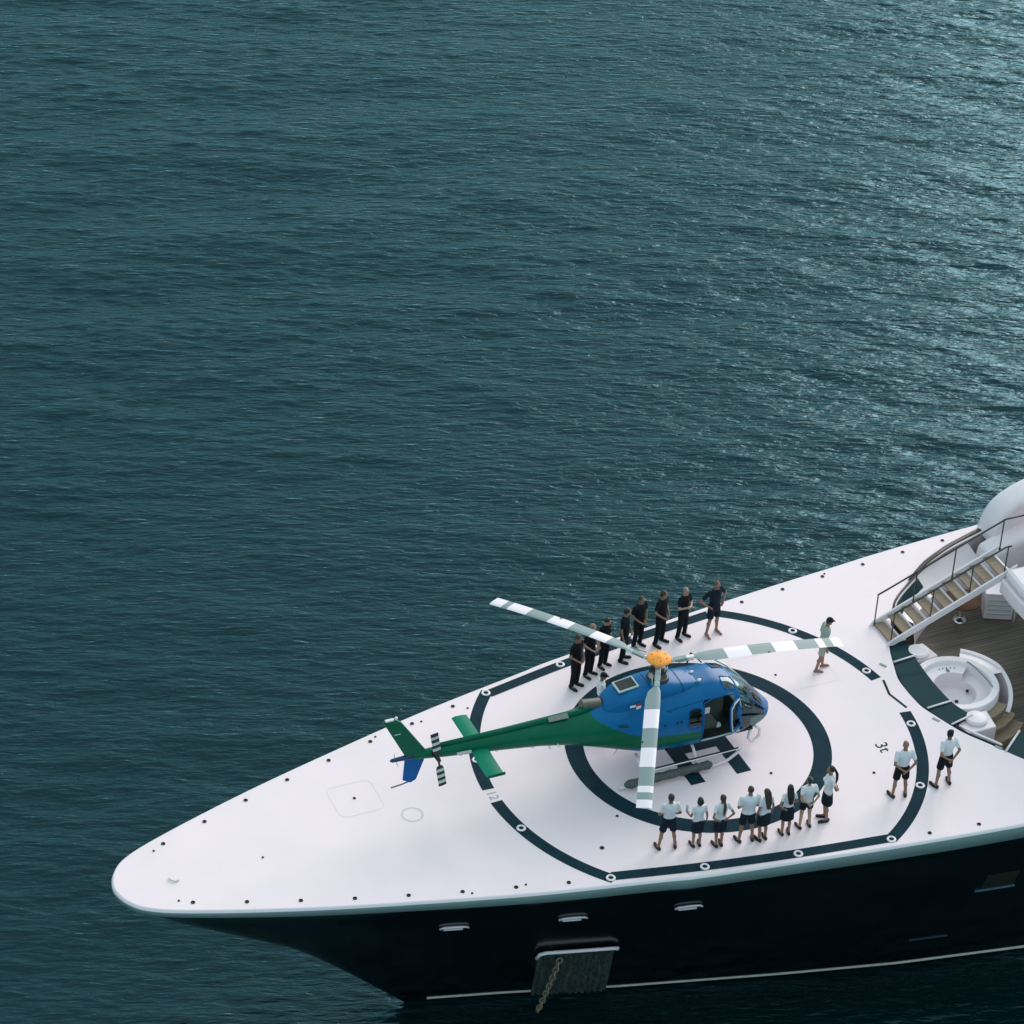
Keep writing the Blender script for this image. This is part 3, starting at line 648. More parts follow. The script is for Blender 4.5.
# window and door frames
def surf(x, z, sg, out=.008):
    i = min(range(len(xs_f)), key=lambda q: abs(xs_f[q] - x)); best = min((p for p in RG[i] if sg * p[1] > 0), key=lambda p: abs(p[2] - z)); return (x, best[1] + sg * out, z)
b = MB(); b.tube([surf(x, z, -1) for x, z in ((1.0, .84), (1.0, 1.2), (1.0, 1.6), (1.02, 2.0), (1.3, 2.06), (1.7, 2.05), (1.93, 2.0))], .02, 6); b.build('door_frame', M['bluep'], heli, smooth=True)
b = MB(); b.tube([surf(x, z, -1, .02) for x, z in ((1.0, .84), (1.5, .83), (2.16, .86))], .022, 6); b.build('door_sill', M['lightgrey'], heli, smooth=True)
b = MB(); b.tube([(2.15, .84, 2.0), (2.5, .80, 1.74), (2.85, .68, 1.38), (3.08, .56, 1.14)], .05, 8, flat=.5); b.build('windshield_frame', M['lightgrey'], heli, smooth=True)
b = MB(); b.tube([(2.2, -.80, 2.0), (2.5, -.78, 1.74), (2.82, -.68, 1.38), (3.04, -.58, 1.12)], .03, 8, flat=.6); b.build('windshield_frame', M['bluep'], heli, smooth=True)
# cabin interior
b = MB(); b.box((1.3, 0, .74), (2.6, 1.6, .06)); b.build('cabin_floor', M['cabin'], heli)
b = MB(); b.box((.05, 0, 1.35), (.06, 1.6, 1.3)); b.build('rear_bulkhead', M['cabin'], heli)
for yy in (-.42, .42):
    for xx in (1.35, .42):
        b = MB(); b.box((xx, yy, 1.02), (.50, .50, .14)); q = b.build('seat', M['seatl'], heli, bevel=.04)
        b = MB(); b.box((xx - .24, yy, 1.42), (.12, .48, .74), ry=-.15); b.build('backrest', M['seatl'], q, bevel=.05)
        b = MB(); b.box((xx - .30, yy, 1.86), (.08, .24, .18), ry=-.15); b.build('headrest', M['grey'], q, bevel=.03)
b = MB(); b.box((2.35, 0, 1.0), (.34, .42, .50)); b.box((2.30, 0, 1.28), (.28, .95, .20), ry=.3); b.build('instrument_console', M['seatl'], heli, bevel=.04)
b = MB(); b.tube([(2.75, -.55, 1.06), (2.85, -.2, 1.12), (2.88, .25, 1.12), (2.75, .55, 1.08)], .045, 8); b.build('glareshield', M['lightgrey'], heli, smooth=True)
b = MB(); b.tube([(2.5, .5, 1.08), (2.86, .1, 1.14)], .03, 8); b.tube([(2.35, .2, 1.14), (2.8, -.32, 1.10)], .035, 8)
b.build('wiring_loom', M['grey'], heli, smooth=True)
b = MB(); b.box((1.62, -.62, 1.0), (.14, .12, .1)); b.build('headset', M['lightgrey'], heli, bevel=.02)
b = MB(); b.box((1.14, -.80, 1.75), (.14, .03, .18)); b.build('placard', M['lightgrey'], heli)
# open pilot door swung forward
dr = empty('door', (2.04, -.90, 0), R(40)); dr.parent = heli
def dpt(x, z): return (x * -1.0 * math.cos(0), -.0, z)
fo = [(0, .90), (.62, .88), (.88, 1.0), (.93, 1.5), (.86, 1.98), (.55, 2.05), (.10, 2.02), (-.04, 1.6)]
fi = [(.09, 1.04), (.58, 1.02), (.78, 1.12), (.83, 1.5), (.78, 1.90), (.52, 1.96), (.16, 1.94), (.05, 1.58)]
b = MB(); n = 8
dl = [(-x * .66 + (2 - z) * .30, 0, z) for x, z in fo]; di = [(-x * .66 + (2 - z) * .30, 0, z) for x, z in fi]
for yy in (0, .05):
    b.add([(p[0], p[1] + yy, p[2]) for p in dl] + [(p[0], p[1] + yy, p[2]) for p in di], [(i, (i + 1) % n, n + (i + 1) % n, n + i) for i in range(n)])
b.add([(p[0], y_, p[2]) for y_ in (0, .05) for p in dl], [(i, (i + 1) % n, n + (i + 1) % n, n + i) for i in range(n)])
b.add([(p[0], y_, p[2]) for y_ in (0, .05) for p in di], [(i, (i + 1) % n, n + (i + 1) % n, n + i) for i in range(n)])
b.build('door_panel', M['bluep'], dr)
b = MB(); b.add([(p[0], .025, p[2]) for p in di], [tuple(range(n))]); b.build('door_window', glass, dr)
b = MB(); b.tube([(p[0], -.01, p[2]) for p in dl] + [(dl[0][0], -.01, dl[0][2])], .018, 6); b.build('door_seal', M['lightgrey'], dr, smooth=True)

b = MB(); b.tube([(2.72, -.60, .66), (2.92, -.62, .52), (2.90, -.66, .30), (2.66, -.70, .18), (2.56, -.68, .34), (2.62, -.64, .60)], .042, 8); b.build('mirror_hoop', M['white'], heli, smooth=True)
# engine cowling, transmission fairing, vents
b = MB(); CW = [(-1.62, 1.85, 2.12, .26), (-1.5, 1.8, 2.28, .36), (-1.2, 1.8, 2.46, .46), (-.7, 1.9, 2.58, .52), (-.1, 2.0, 2.60, .53), (.35, 2.1, 2.54, .50), (.75, 2.15, 2.45, .44), (1.05, 2.2, 2.38, .34)]
CW = [[interp(x, [c[0] for c in CW], [c[k] for c in CW]) for k in range(4)] for x in np.linspace(-1.62, 1.05, 40)]
A_ = np.array(CW)
for _ in range(4): A_[1:-1, 1:] = (A_[:-2, 1:] + 2 * A_[1:-1, 1:] + A_[2:, 1:]) / 4
b.loft([[(x, hw * math.copysign(abs(math.cos(a)) ** .7, math.cos(a)), (zb + zt) / 2 + (zt - zb) / 2 * math.copysign(abs(math.sin(a)) ** .7, math.sin(a))) for a in [2 * math.pi * (k + .5) / 40 for k in range(40)]] for x, zb, zt, hw in A_])
cow = b.build('engine_cowling', LIV, heli, smooth=True)
b = MB(); b.lathe((0, 0, 0), [(.001, 2.60), (.18, 2.60), (.25, 2.63), (.29, 2.62), (.31, 2.55)], n=28); b.build('mast_opening', M['dark'], heli, smooth=True)
b = MB(); b.box((-.92, .02, 2.565), (.58, .46, .05), ry=R(-7)); b.build('air_intake_frame', M['lightgrey'], heli, bevel=.01)
b = MB(); b.box((-.92, .02, 2.595), (.48, .36, .02), ry=R(-7)); b.build('air_intake_grille', M['black'], heli)
b = MB(); b.tube([(-1.45, .08, 2.03), (-1.62, .09, 2.06), (-2.12, .12, 2.12)], [.15, .17, .17], 20); ex = b.build('exhaust_pipe', M['exh'], heli, auto=50)
b = MB(); b.tube([(-1.52, .08, 2.03), (-1.60, .085, 2.04)], .20, 20); b.build('exhaust_collar', M['black'], heli, smooth=True)
for x, y in ((1.06, .10), (1.10, -.28)):
    b = MB(); b.ball((x, y, 2.40), (.07, .05, .04), 12, 6); b.build('roof_beacon', M['white'], heli, smooth=True)
b = MB(); b.tube([(1.2, .62, 2.28), (1.28, .60, 2.62)], .025, 6); b.tube([(1.28, .60, 2.62), (1.62, .58, 2.22)], .018, 6); b.build('wire_cutter', M['rail'], heli, smooth=True)
b = MB(); b.slab([(-1.02, -.535, 2.22), (-.86, -.535, 2.22), (-.86, -.535, 2.29), (-1.02, -.535, 2.29)], (0, -.006, 0)); fl = b.build('flag_decal', M['white'], heli)
b = MB(); b.slab([(-.84, -.538, 2.24), (-.70, -.538, 2.24), (-.70, -.538, 2.33), (-.84, -.538, 2.33)], (0, -.006, 0)); b.build('red_field', M['red'], fl)
b = MB(); b.slab([(-.84, -.538, 2.13), (-.70, -.538, 2.13), (-.70, -.538, 2.23), (-.84, -.538, 2.23)], (0, -.006, 0)); b.build('white_field', M['white'], fl)
b = MB(); b.slab([(-1.4, -.70, 1.80), (-1.15, -.79, 1.80), (-1.15, -.79, 1.86), (-1.4, -.70, 1.86)], (0, -.006, 0)); b.build('side_vent', M['dark'], heli)
for x in (.2, .32, -.15): b = MB(); b.slab([surf(x, 1.62, -1, .004), surf(x + .05, 1.62, -1, .004), surf(x + .05, 1.70, -1, .004), surf(x, 1.70, -1, .004)], (0, -.004, 0)); b.build('door_latch', M['dark'], heli)
for sg in (1, -1):
    b = MB(); b.tube([surf(.76 + .205 * math.copysign(abs(math.cos(q)) ** .5, math.cos(q)), 1.64 + .305 * math.copysign(abs(math.sin(q)) ** .5, math.sin(q)), sg, .002) for q in [2 * math.pi * k / 28 for k in range(29)]], .018, 6); b.build('window_frame', M['bluep'], heli, smooth=True)
def roof_z(x, y):
    i = min(range(len(xs_f)), key=lambda q: abs(xs_f[q] - x)); return min((p for p in RG[i] if p[2] > 1.5), key=lambda p: abs(p[1] - y))[2]
for sg in (1, -1):
    pr = [(1.74, .20), (2.06, .20), (2.10, .4), (2.04, .58), (1.74, .60), (1.71, .4), (1.74, .20)]
    b = MB(); b.tube([(x, sg * y, roof_z(x, sg * y) + .004) for x, y in pr], .02, 6); b.build('window_frame', M['bluep'], heli, smooth=True)
# panel seams on the side
for pth in ([(.98, .84), (.98, 1.4), (1.0, 2.1)], [(-.05, .7), (-.05, 1.3), (-.05, 2.0)], [(-.05, 2.02), (.5, 2.05), (1.0, 2.08)]):
    b = MB(); b.tube([surf(x, z, -1, .001) for x, z in pth], .007, 5); b.build('panel_seam', M['navy'], heli, smooth=True)
for xr in (-3.6, -4.6, -5.6):
    b = MB(); zb_, zt_, hw_ = station(xr); b.tube([(xr, (hw_ + .004) * math.cos(q), (zb_ + zt_) / 2 - .05 * (zt_ - zb_) + ((zt_ - zb_) / 2 + .01) * math.sin(q)) for q in [2 * math.pi * k / 28 for k in range(29)]], .006, 4); b.build('boom_seam', M['green'], heli, smooth=True)
for xr in (-.35, .55):
    b = MB(); b.tube([(xr, .50 * math.copysign(abs(math.cos(q)) ** .7, math.cos(q)), interp(xr, [-.35, .55], [2.27, 2.30]) + interp(xr, [-.35, .55], [.325, .21]) * math.copysign(abs(math.sin(q)) ** .7, math.sin(q))) for q in [math.pi * k / 24 for k in range(25)]], .008, 4); b.build('cowling_seam', M['navy'], heli, smooth=True)
for k in range(6):
    a = R(60 * k + 15); b = MB(); b.tube([(.21 * math.cos(a), .21 * math.sin(a), 3.255), (.21 * math.cos(a), .21 * math.sin(a), 3.275)], .014, 6); b.build('hub_bolt', M['dark'], heli, smooth=True)
# tail boom fittings
def boomy(x): return interp(x, [-7, -6, -4.5, -3.4, -2.7], [.07, .15, .23, .32, .40])
b = MB(); b.tube([(x, 0, z) for x, z in ((-1.9, 2.06), (-2.6, 2.04), (-4.5, 2.02), (-6.2, 2.04))], [.10, .09, .075, .06], 12); b.build('drive_shaft_cover', M['green'], heli, smooth=True)
b = MB(); b.slab([(-3.15, -.14, 2.045), (-2.60, -.16, 2.055), (-2.60, -.04, 2.15), (-3.15, -.03, 2.13)], (0, -.01, .01)); b.build('boom_lettering', M['beige'], heli)
b = MB(); b.slab([(-5.75, -.175, 1.72), (-5.35, -.195, 1.70), (-5.35, -.2, 1.80), (-5.75, -.18, 1.81)], (0, -.012, 0)); b.build('registration_plate', M['lightgrey'], heli)
b = MB(); b.tube([(-6.9, 0, 1.88), (-7.2, 0, 1.885), (-7.48, 0, 1.885), (-7.53, 0, 1.885)], [.09, .065, .05, .02], 14); b.build('tail_cone', mat('dark_blue_paint', (.004, .04, .11), .3), heli, smooth=True)
b = MB(); b.tube([(-7.42, -.03, 1.97), (-7.42, .0, 2.1)], .012, 6); b.tube([(-7.38, -.05, 1.85), (-7.36, -.16, 1.78)], .012, 6); b.build('tail_aerial', M['lightgrey'], heli, smooth=True)
def fin(name, m, pts, th, plane='y'):
    mb = MB(); n = len(pts); c = sum((Vector(p) for p in pts), Vector()) / n; rows = []
    for o_, sc in ((-th, .94), (-th * .6, 1), (th * .6, 1), (th, .94)):
        rows.append([tuple(c + (Vector(p) - c) * sc + (Vector((0, o_, 0)) if plane == 'y' else Vector((0, 0, o_)))) for p in pts])
    mb.loft(rows); return mb.build(name, m, heli)
fin('upper_fin', M['green'], [(-6.5, 0, 1.92), (-7.26, 0, 3.10), (-7.40, 0, 3.20), (-7.76, 0, 3.22), (-7.1, 0, 1.90)], .045)
fin('lower_fin', M['bluep'], [(-6.56, 0, 1.80), (-7.12, 0, 1.84), (-7.16, 0, 1.16), (-6.95, 0, 1.03), (-6.80, 0, 1.10)], .035)
b = MB(); b.tube([(-6.95, 0, 1.07), (-7.2, 0, 1.02), (-7.48, 0, .99)], .018, 8); b.build('tail_skid', mat('teal_paint', (.005, .09, .14), .4), heli, smooth=True)
b = MB(); b.box((-7.58, 0, 3.23), (.24, .09, .05)); b.build('fin_cap', M['white'], heli, bevel=.02)
b = MB(); b.ball((-7.40, 0, 3.25), (.05, .04, .05), 10, 6); b.build('fin_light', M['white'], heli, smooth=True)
b = MB(); b.slab([(-7.28, -.05, 2.74), (-7.45, -.05, 2.74), (-7.45, -.05, 2.76), (-7.28, -.05, 2.76)], (0, -.004, 0)); b.build('fin_mark', M['white'], heli)
b = MB(); b.loft([[(x, y, 1.72 + dz) for x, dz in ((-5.32 - (.06 if y < 0 else -.02), 0), (-5.2, .035), (-5.0, .03), (-4.87 - (.03 if y < 0 else 0), 0), (-5.0, -.02), (-5.2, -.02))] for y in (-1.27, -.6, 0, .6, 1.27)]); b.build('stabiliser', M['green2'], heli, auto=40)
b = MB(); b.box((-5.1, -1.275, 1.72), (.47, .02, .09)); b.build('stabiliser_end_plate', M['green'], heli)
# tail rotor on the starboard side
tr_ = empty('tail_rotor', (-6.33, -.34, 1.86)); tr_.parent = heli
b = MB(); b.tube([(0, .28, .05), (0, .05, 0), (0, -.06, 0)], [.10, .06, .05], 12); b.build('tail_gearbox', M['dark'], tr_, smooth=True)
for sg in (1, -1):
    ax = Vector((-.165 * sg, 0, .99 * sg)).normalized(); sd_ = Vector((.985, 0, .16)); mb = MB(); L0, L1, nb = .22, .90, 7; cs = []
    for k in range(nb + 1):
        d = L0 + (L1 - L0) * k / nb; w = .07 if k == 0 else .108
        cs.append([tuple(ax * d + sd_ * w * u + Vector((0, v, 0))) for u, v in ((-1, -.008), (0, -.016), (1, -.004), (1, .004), (0, .012), (-1, .006))])
    mb.loft(cs); mb.m = [(i // 6) % 2 for i in range(nb * 6)] + [0, 0]; mb.build('tail_rotor_blade', [M['black'], M['lightgrey']], tr_, auto=50)
    b = MB(); b.tube([(0, 0, 0), tuple(ax * .22)], .03, 8); b.build('blade_grip', M['dark'], tr_, smooth=True)
# landing gear
for sg in (1, -1):
    b = MB(); y = sg * 1.13
    b.tube([(-1.45, y, .10), (-.5, y, .08), (1.3, y, .08), (1.75, y, .16), (2.05, y * 1.01, .38), (2.12, y * 1.01, .52)], .042, 10); b.build('skid', M['white'], heli, smooth=True)
    b = MB(); n = 26; b.tube([(-1.32 + 2.55 * k / (n - 1), y + sg * .05, .20 + .008 * math.sin(k * 2.1)) for k in range(n)], [.06] + [.115 + .012 * math.sin(k * 1.7) for k in range(n - 2)] + [.06], 14); b.build('packed_float', M['grey'], heli, smooth=True)
    b = MB(); b.tube([(-.72, sg * 1.18, .50), (2.12, sg * 1.16, .50)], .032, 8); b.build('footstep', M['white'], heli, smooth=True)
    b = MB(); b.box((.7, sg * 1.175, .535), (2.6, .05, .008)); b.build('grip_tape', M['black'], heli)
    for xx in (-.75, .85):
        b = MB(); b.tube([(xx, sg * .55, .62), (xx, sg * .78, .54), (xx, sg * 1.02, .30), (xx, sg * 1.13, .10)], [.04, .04, .042, .045], 10); b.build('cross_tube', M['white'], heli, smooth=True)
        b = MB(); b.tube([(xx, sg * 1.13, .08), (xx, sg * 1.17, .50)], .02, 6); b.build('step_bracket', M['lightgrey'], heli, smooth=True)
b = MB(); b.ball((2.9, .25, .56), (.12, .1, .10), 12, 7); b.build('landing_light', M['chrome'], heli, smooth=True)
b = MB(); b.tube([(-.95, 0, .58), (-1.1, 0, .28)], .02, 6); b.build('belly_aerial', M['white'], heli, smooth=True)
for x in (-3.2, -2.95): b = MB(); b.tube([(x, -.33, 1.42), (x, -.40, 1.36)], .025, 7); b.build('boom_step', M['white'], heli, smooth=True)

# main rotor
b = MB(); b.tube([(0, 0, 2.55), (0, 0, 3.17)], .09, 16); b.build('rotor_mast', M['lightgrey'], heli, smooth=True)
b = MB(); b.lathe((0, 0, 0), [(.001, 3.29), (.07, 3.288), (.09, 3.272), (.23, 3.26), (.31, 3.225), (.335, 3.19), (.31, 3.165), (.001, 3.16)], n=40); b.build('hub_cap', M['orange'], heli, smooth=True)
b = MB(); b.lathe((0, 0, 0), [(.001, 2.78), (.20, 2.78), (.24, 2.82), (.24, 2.86), (.18, 2.90), (.09, 2.92)], n=28); b.build('swash_plate', M['dark'], heli, smooth=True)
for k in range(3):
    a = R(40 + 120 * k); b = MB(); b.tube([(.21 * math.cos(a), .21 * math.sin(a), 2.84), (.28 * math.cos(a + .4), .28 * math.sin(a + .4), 3.05)], .016, 6); b.build('pitch_link', M['chrome'], heli, smooth=True)
def droop(r): return 3.06 - .50 * (max(0, r - .3) / 5.05) ** 1.7
PAT = {0: [(.225, .357, 'g'), (.357, .488, 'w'), (.488, .62, 'g'), (.62, .745, 'w'), (.745, .865, 'g'), (.865, .905, 'w'), (.905, .95, 'g'), (.95, 1, 'w')],
       1: [(.225, .30, 'g'), (.30, .397, 'w'), (.397, .525, 'g'), (.525, .65, 'w'), (.65, .78, 'g'), (.78, .895, 'w'), (.895, .93, 'g'), (.93, 1, 'w')]}
for ang, pt, yd in ((121.3, 1, 0), (-2.2, 0, 0), (-118.6, 0, 0)):
    bl = empty('rotor_blade', (0, 0, 0), R(ang)); bl.parent = heli; RR = 5.33
    b = MB(); b.tube([(.25, 0, 3.05), (.6, 0, 3.05), (1.0, 0, droop(1.0))], [.075, .07, .08], 8, flat=.5); b.build('blade_root_arm', M['lightgrey'], bl, smooth=True)
    b = MB(); b.box((.62, 0, 3.05), (.36, .15, .07)); b.build('blade_grip', M['bladeg'], bl, bevel=.015)
    b = MB(); b.tube([(.50, -.16, 3.08), (.95, -.12, 3.04)], .018, 6); b.build('pitch_horn', M['bladeg'], bl, smooth=True)
    mb = MB()
    def sec(r, w):
        z = droop(r); lead, trail = .125, -.27
        if w < 1: lead, trail = lead * (.35 + .65 * w), trail * (.2 + .8 * w)
        tw = R(10 - 8 * r / RR); o = []
        for u, t in ((trail, 0), (trail * .4, .014), (0, .022), (lead * .7, .016), (lead, 0), (lead * .7, -.012), (0, -.016), (trail * .4, -.010)): o.append((r, u, z + t + (u + .0) * math.sin(tw) * .8))
        return o
    # cuff from grip to full chord
    cap0 = sec(.95, 0); rows = [(cap0, 1)] + [(sec(r, (r - .95) / (.225 * RR - .95) * .75), 1) for r in np.linspace(.97, .225 * RR, 8)]
    for f0, f1, key in PAT[pt]:
        rows += [(sec(r, min(1, .75 + (r - .225 * RR) / .35 * .25)), 0 if key == 'w' else 1) for r in np.linspace(f0 * RR, f1 * RR, 7)[1:]]
    mb.loft([q_[0] for q_ in rows]); mb.m = [rows[min(len(rows) - 1, i // 8 + 1)][1] for i in range((len(rows) - 1) * 8)] + [1, 0]
    mb.build('blade', [M['blade'], M['bladeg']], bl, auto=50)
    b = MB(); b.box((3.25 if ang > 0 else 3.1, -.25, droop(3.2) + .0), (.06, .05, .015)); b.build('trim_tab', M['dark'], bl)

# ------------------------------------------------------------------ people
SK = {'fair': mat('fair_skin', (.42, .25, .18), .55, var=.08, vscale=12), 'tan': mat('tanned_skin', (.27, .14, .09), .55, var=.08, vscale=12), 'dark': mat('dark_skin', (.085, .045, .03), .5, var=.08, vscale=12)}
CL = {'black': mat('black_cotton', (.006, .009, .012), .85, var=.3, vscale=9, bump=.4, bscale=14, spec=.2), 'navy': mat('navy_cotton', (.008, .016, .028), .85, var=.3, vscale=9, bump=.4, bscale=14, spec=.2),
      'white': mat('white_cotton', (.73, .71, .735), .85, var=.06, vscale=9, bump=.5, bscale=12), 'khaki': mat('grey_khaki_cotton', (.36, .37, .31), .85, var=.12, vscale=9, bump=.5, bscale=12), 'sage': mat('pale_grey_cotton', (.33, .37, .34), .85, var=.1, vscale=9, bump=.5, bscale=12)}
HR = {'brown': mat('brown_hair', (.045, .028, .018), .6, var=.4, vscale=25, bump=.6, bscale=60), 'black': mat('black_hair', (.012, .01, .009), .5, var=.3, vscale=25, bump=.6, bscale=60), 'blond': mat('blond_hair', (.26, .19, .11), .6, var=.3, vscale=25, bump=.6, bscale=60),
      'grey': mat('grey_hair', (.22, .22, .21), .6, var=.3, vscale=25, bump=.6, bscale=60), 'ginger': mat('ginger_hair', (.16, .08, .04), .6, var=.3, vscale=25, bump=.6, bscale=60)}
SHOE = mat('black_shoe_leather', (.008, .008, .009), .45, spec=.4); SOLE = mat('brown_shoe_sole', (.02, .017, .014), .7); CAPM = mat('dark_cap_cloth', (.012, .018, .022), .8, spec=.2)
EYE = mat('dark_eye', (.01, .008, .007), .3); LIP = mat('lip', (.22, .09, .07), .5)
def capsule(mb, a, b, ra, rb, n=10):
    a, b = Vector(a), Vector(b); d = (b - a); L = d.length; d = d.normalized() if L > 1e-6 else Vector((0, 0, 1)); pts = []; rr = []
    for t in (-.97, -.7, -.35, 0): pts.append(a + d * ra * t); rr.append(ra * math.sqrt(max(0, 1 - t * t)))
    for t in (0, .35, .7, .97): pts.append(b + d * rb * t); rr.append(rb * math.sqrt(max(0, 1 - t * t)))
    mb.tube(pts, rr, n)
def ell(mb, c, r, rot=None, n=16, m=10):
    q = MB(); q.ball((0, 0, 0), r, n, m); Mx = rot or Matrix.Identity(3); mb.add([Vector(c) + Mx @ Vector(v) for v in q.v], q.f)
def remesh(mb, name, m, parent, vox, sm=3):
    o = mb.build(name, m, parent); o_par = o.parent; o.parent = None
    rm = o.modifiers.new('r', 'REMESH'); rm.mode = 'VOXEL'; rm.voxel_size = vox; rm.use_smooth_shade = True
    s_ = o.modifiers.new('s', 'SMOOTH'); s_.iterations = sm; s_.factor = .5
    bpy.context.view_layer.update(); me = bpy.data.meshes.new_from_object(o.evaluated_get(bpy.context.evaluated_depsgraph_get())); o.modifiers.clear(); old = o.data; o.data = me; me.name = name
    bpy.data.meshes.remove(old); o.parent = o_par
    me.materials.clear(); me.materials.append(m); return o
ARMS = {  # elbow, wrist for the +y side, hand direction (x forward, y out, z up)
    'down': ((-.04, .25, 1.15), (.03, .27, .91), (.25, -.05, -1)),
    'front': ((-.02, .27, 1.16), (.17, .10, .99), (.35, -.9, -.5)),
    'back': ((-.14, .27, 1.17), (-.17, .08, .98), (-.15, -.9, -.45)),
    'crossed': ((.04, .27, 1.16), (.22, .03, 1.20), (.1, -1, .15)),
    'hips': ((-.09, .42, 1.17), (.07, .24, 1.03), (.35, -.75, -.45)),
    'hold': ((-.02, .26, 1.15), (.22, .24, 1.06), (1, -.1, -.1)),
    'waist': ((-.14, .33, 1.17), (-.10, .17, 1.02), (-.1, -.9, -.3)),
    'cross_b': ((-.13, .26, 1.16), (-.20, .02, 1.08), (-.1, -1, .1)),
}
def person(px, py, face, h, label, group=None, top='white', bottom='shorts', bc='navy', skin='tan', hair='short', hc='brown', arms=('back', 'back'), stance=.12, female=False, yaw=0, nod=0, shoes=True, lean=0, z0=0, build=1.0, splay=9, stagger=0):
    s = h / 1.78; W = (.88 if female else 1.0) * build; hipw = 1.04 if female else 1.0
    root = empty('person', (px, py, z0), R(face)); tag(root, label, 'person', group)
    P = lambda x, y, z: Vector((x * s + lean * max(0, z - .9) * s, y * s, z * s))
    sh = .185 * W; J = {}
    for sg in (1, -1):
        J['hip', sg] = P(0, .09 * hipw * sg, .92); J['knee', sg] = P(.02 + stagger * sg * .5, sg * (.09 + (stance - .09) * .5), .50); J['ank', sg] = P(-.02 + stagger * sg, sg * stance, .085)
        a = R(splay) * sg; J['toe', sg] = J['ank', sg] + Vector((math.cos(a) * .17 * s, math.sin(a) * .17 * s, -.055 * s))
        am = ARMS[arms[0] if sg > 0 else arms[1]]; J['sh', sg] = P(-.01, sh * sg, 1.44)
        J['elb', sg] = P(am[0][0], (am[0][1] * (.92 if female else 1) * (.5 + .5 * build)) * sg, am[0][2]); J['wr', sg] = P(am[1][0], am[1][1] * sg, am[1][2]); d = Vector(am[2]); d.y *= sg; J['hd', sg] = d.normalized()
        if arms[0] == arms[1] and arms[0] in ('crossed', 'cross_b', 'front', 'back'): J['wr', sg] += P(.012 * sg, 0, 0) + Vector((0, 0, .018 * s * sg)) - P(0, 0, 0)
    legs_bare = bottom != 'trousers'
    body = MB(); c = .9 if female else 1.0
    # torso core
    def torso(mb, ex, z_lo=.86, z_hi=1.52, kz=None):
        prof = [(.86, .105, .165 * hipw), (.95, .108, .168 * hipw), (1.06, .095, .138 * (.93 if female else 1.02)), (1.18, .105, .145 * W), (1.30, .118, .168 * W), (1.40, .105, .180 * W), (1.455, .075, .165 * W), (1.50, .055, .085), (1.53, .05, .055)]
        rows = []
        for z, a, b_ in prof:
            if z < z_lo - .001 or z > z_hi: continue
            cpt = P(.004 + (-.012 if z > 1.2 else 0), 0, z); rows.append([(cpt.x + (a * build + ex) * s * math.cos(t), cpt.y + (b_ * (.5 + .5 * build) + ex) * s * math.sin(t), cpt.z) for t in [2 * math.pi * k / 20 for k in range(20)]])
        mb.loft(rows)
        if female: ell(mb, P(.085, .065, 1.30), (.06 * s + ex, .062 * s + ex, .062 * s + ex)); ell(mb, P(.085, -.065, 1.30), (.06 * s + ex, .062 * s + ex, .062 * s + ex))
    torso(body, 0)
    for sg in (1, -1):
        capsule(body, J['hip', sg], J['knee', sg], .088 * s * hipw, .056 * s); k = J['knee', sg]; a_ = J['ank', sg]
        capsule(body, k, a_, .053 * s, .036 * s); cp_ = k.lerp(a_, .28) + Vector((-.018 * s, 0, 0)); capsule(body, cp_, k.lerp(a_, .5), .056 * s * c, .044 * s * c)
        capsule(body, a_ + Vector((-.035 * s, 0, -.045 * s)), J['toe', sg], .036 * s, .030 * s); capsule(body, a_, a_.lerp(J['toe', sg], .6), .036 * s, .034 * s)
        for k5, dy in enumerate((-.026, -.013, 0, .013, .026)) if not shoes else (): 
            a5 = R(splay) * sg; t0 = J['toe', sg] + Vector((-math.sin(a5) * dy * s, math.cos(a5) * dy * s, -.008 * s)); capsule(body, t0, t0 + Vector((math.cos(a5) * .045 * s, math.sin(a5) * .045 * s, -.004)), .0125 * s, .011 * s, 6)
        capsule(body, J['sh', sg], J['elb', sg], .050 * s * c * build, .038 * s * c); capsule(body, J['elb', sg], J['wr', sg], .039 * s * c, .025 * s * c)
        ell(body, J['sh', sg] + Vector((0, -.01 * sg, -.01)) * s, (.058 * s * c,) * 3)
        # hand: palm, four curled fingers, thumb
        w, d = J['wr', sg], J['hd', sg]; side = d.cross(Vector((0, sg * .3, 1))).normalized() if abs(d.z) < .9 else Vector((1, 0, 0)); side = (side - d * side.dot(d)).normalized(); nrm = d.cross(side).normalized(); side = d.cross(nrm).normalized()
        palm = w + d * .045 * s; Mx = Matrix((d, side, nrm)).transposed(); ell(body, palm, (.050 * s, .040 * s, .018 * s), Mx, 12, 8)
        for k4, (off, ln) in enumerate(((-.030, .070), (-.010, .080), (.010, .076), (.029, .060))):
            f0 = w + d * .078 * s + side * off * s; f1 = f0 + (d + nrm * .25).normalized() * ln * .5 * s; f2 = f1 + (d * .6 + nrm * .8).normalized() * ln * .45 * s
            capsule(body, f0, f1, .0095 * s, .0088 * s, 6); capsule(body, f1, f2, .0088 * s, .008 * s, 6)
        t0 = w + d * .025 * s - side * .030 * s; t1 = t0 + (d * .6 - side * .7 + nrm * .2).normalized() * .036 * s; capsule(body, t0, t1, .012 * s, .010 * s, 6); capsule(body, t1, t1 + (d * .9 - side * .2 + nrm * .3).normalized() * .028 * s, .010 * s, .009 * s, 6)
    # head on its neck
    nb_, hc_ = P(-.012, 0, 1.46), P(.012, 0, 1.655); HM = Matrix.Rotation(R(yaw), 3, 'Z') @ Matrix.Rotation(R(nod), 3, 'Y'); nk = P(-.005, 0, 1.54)
    hq = lambda x, y, z: nk + HM @ (Vector((x + .018, y, z + .115)) * s)
    capsule(body, nb_, hq(-.012, 0, -.05), .058 * s * c, .054 * s * c, 12)
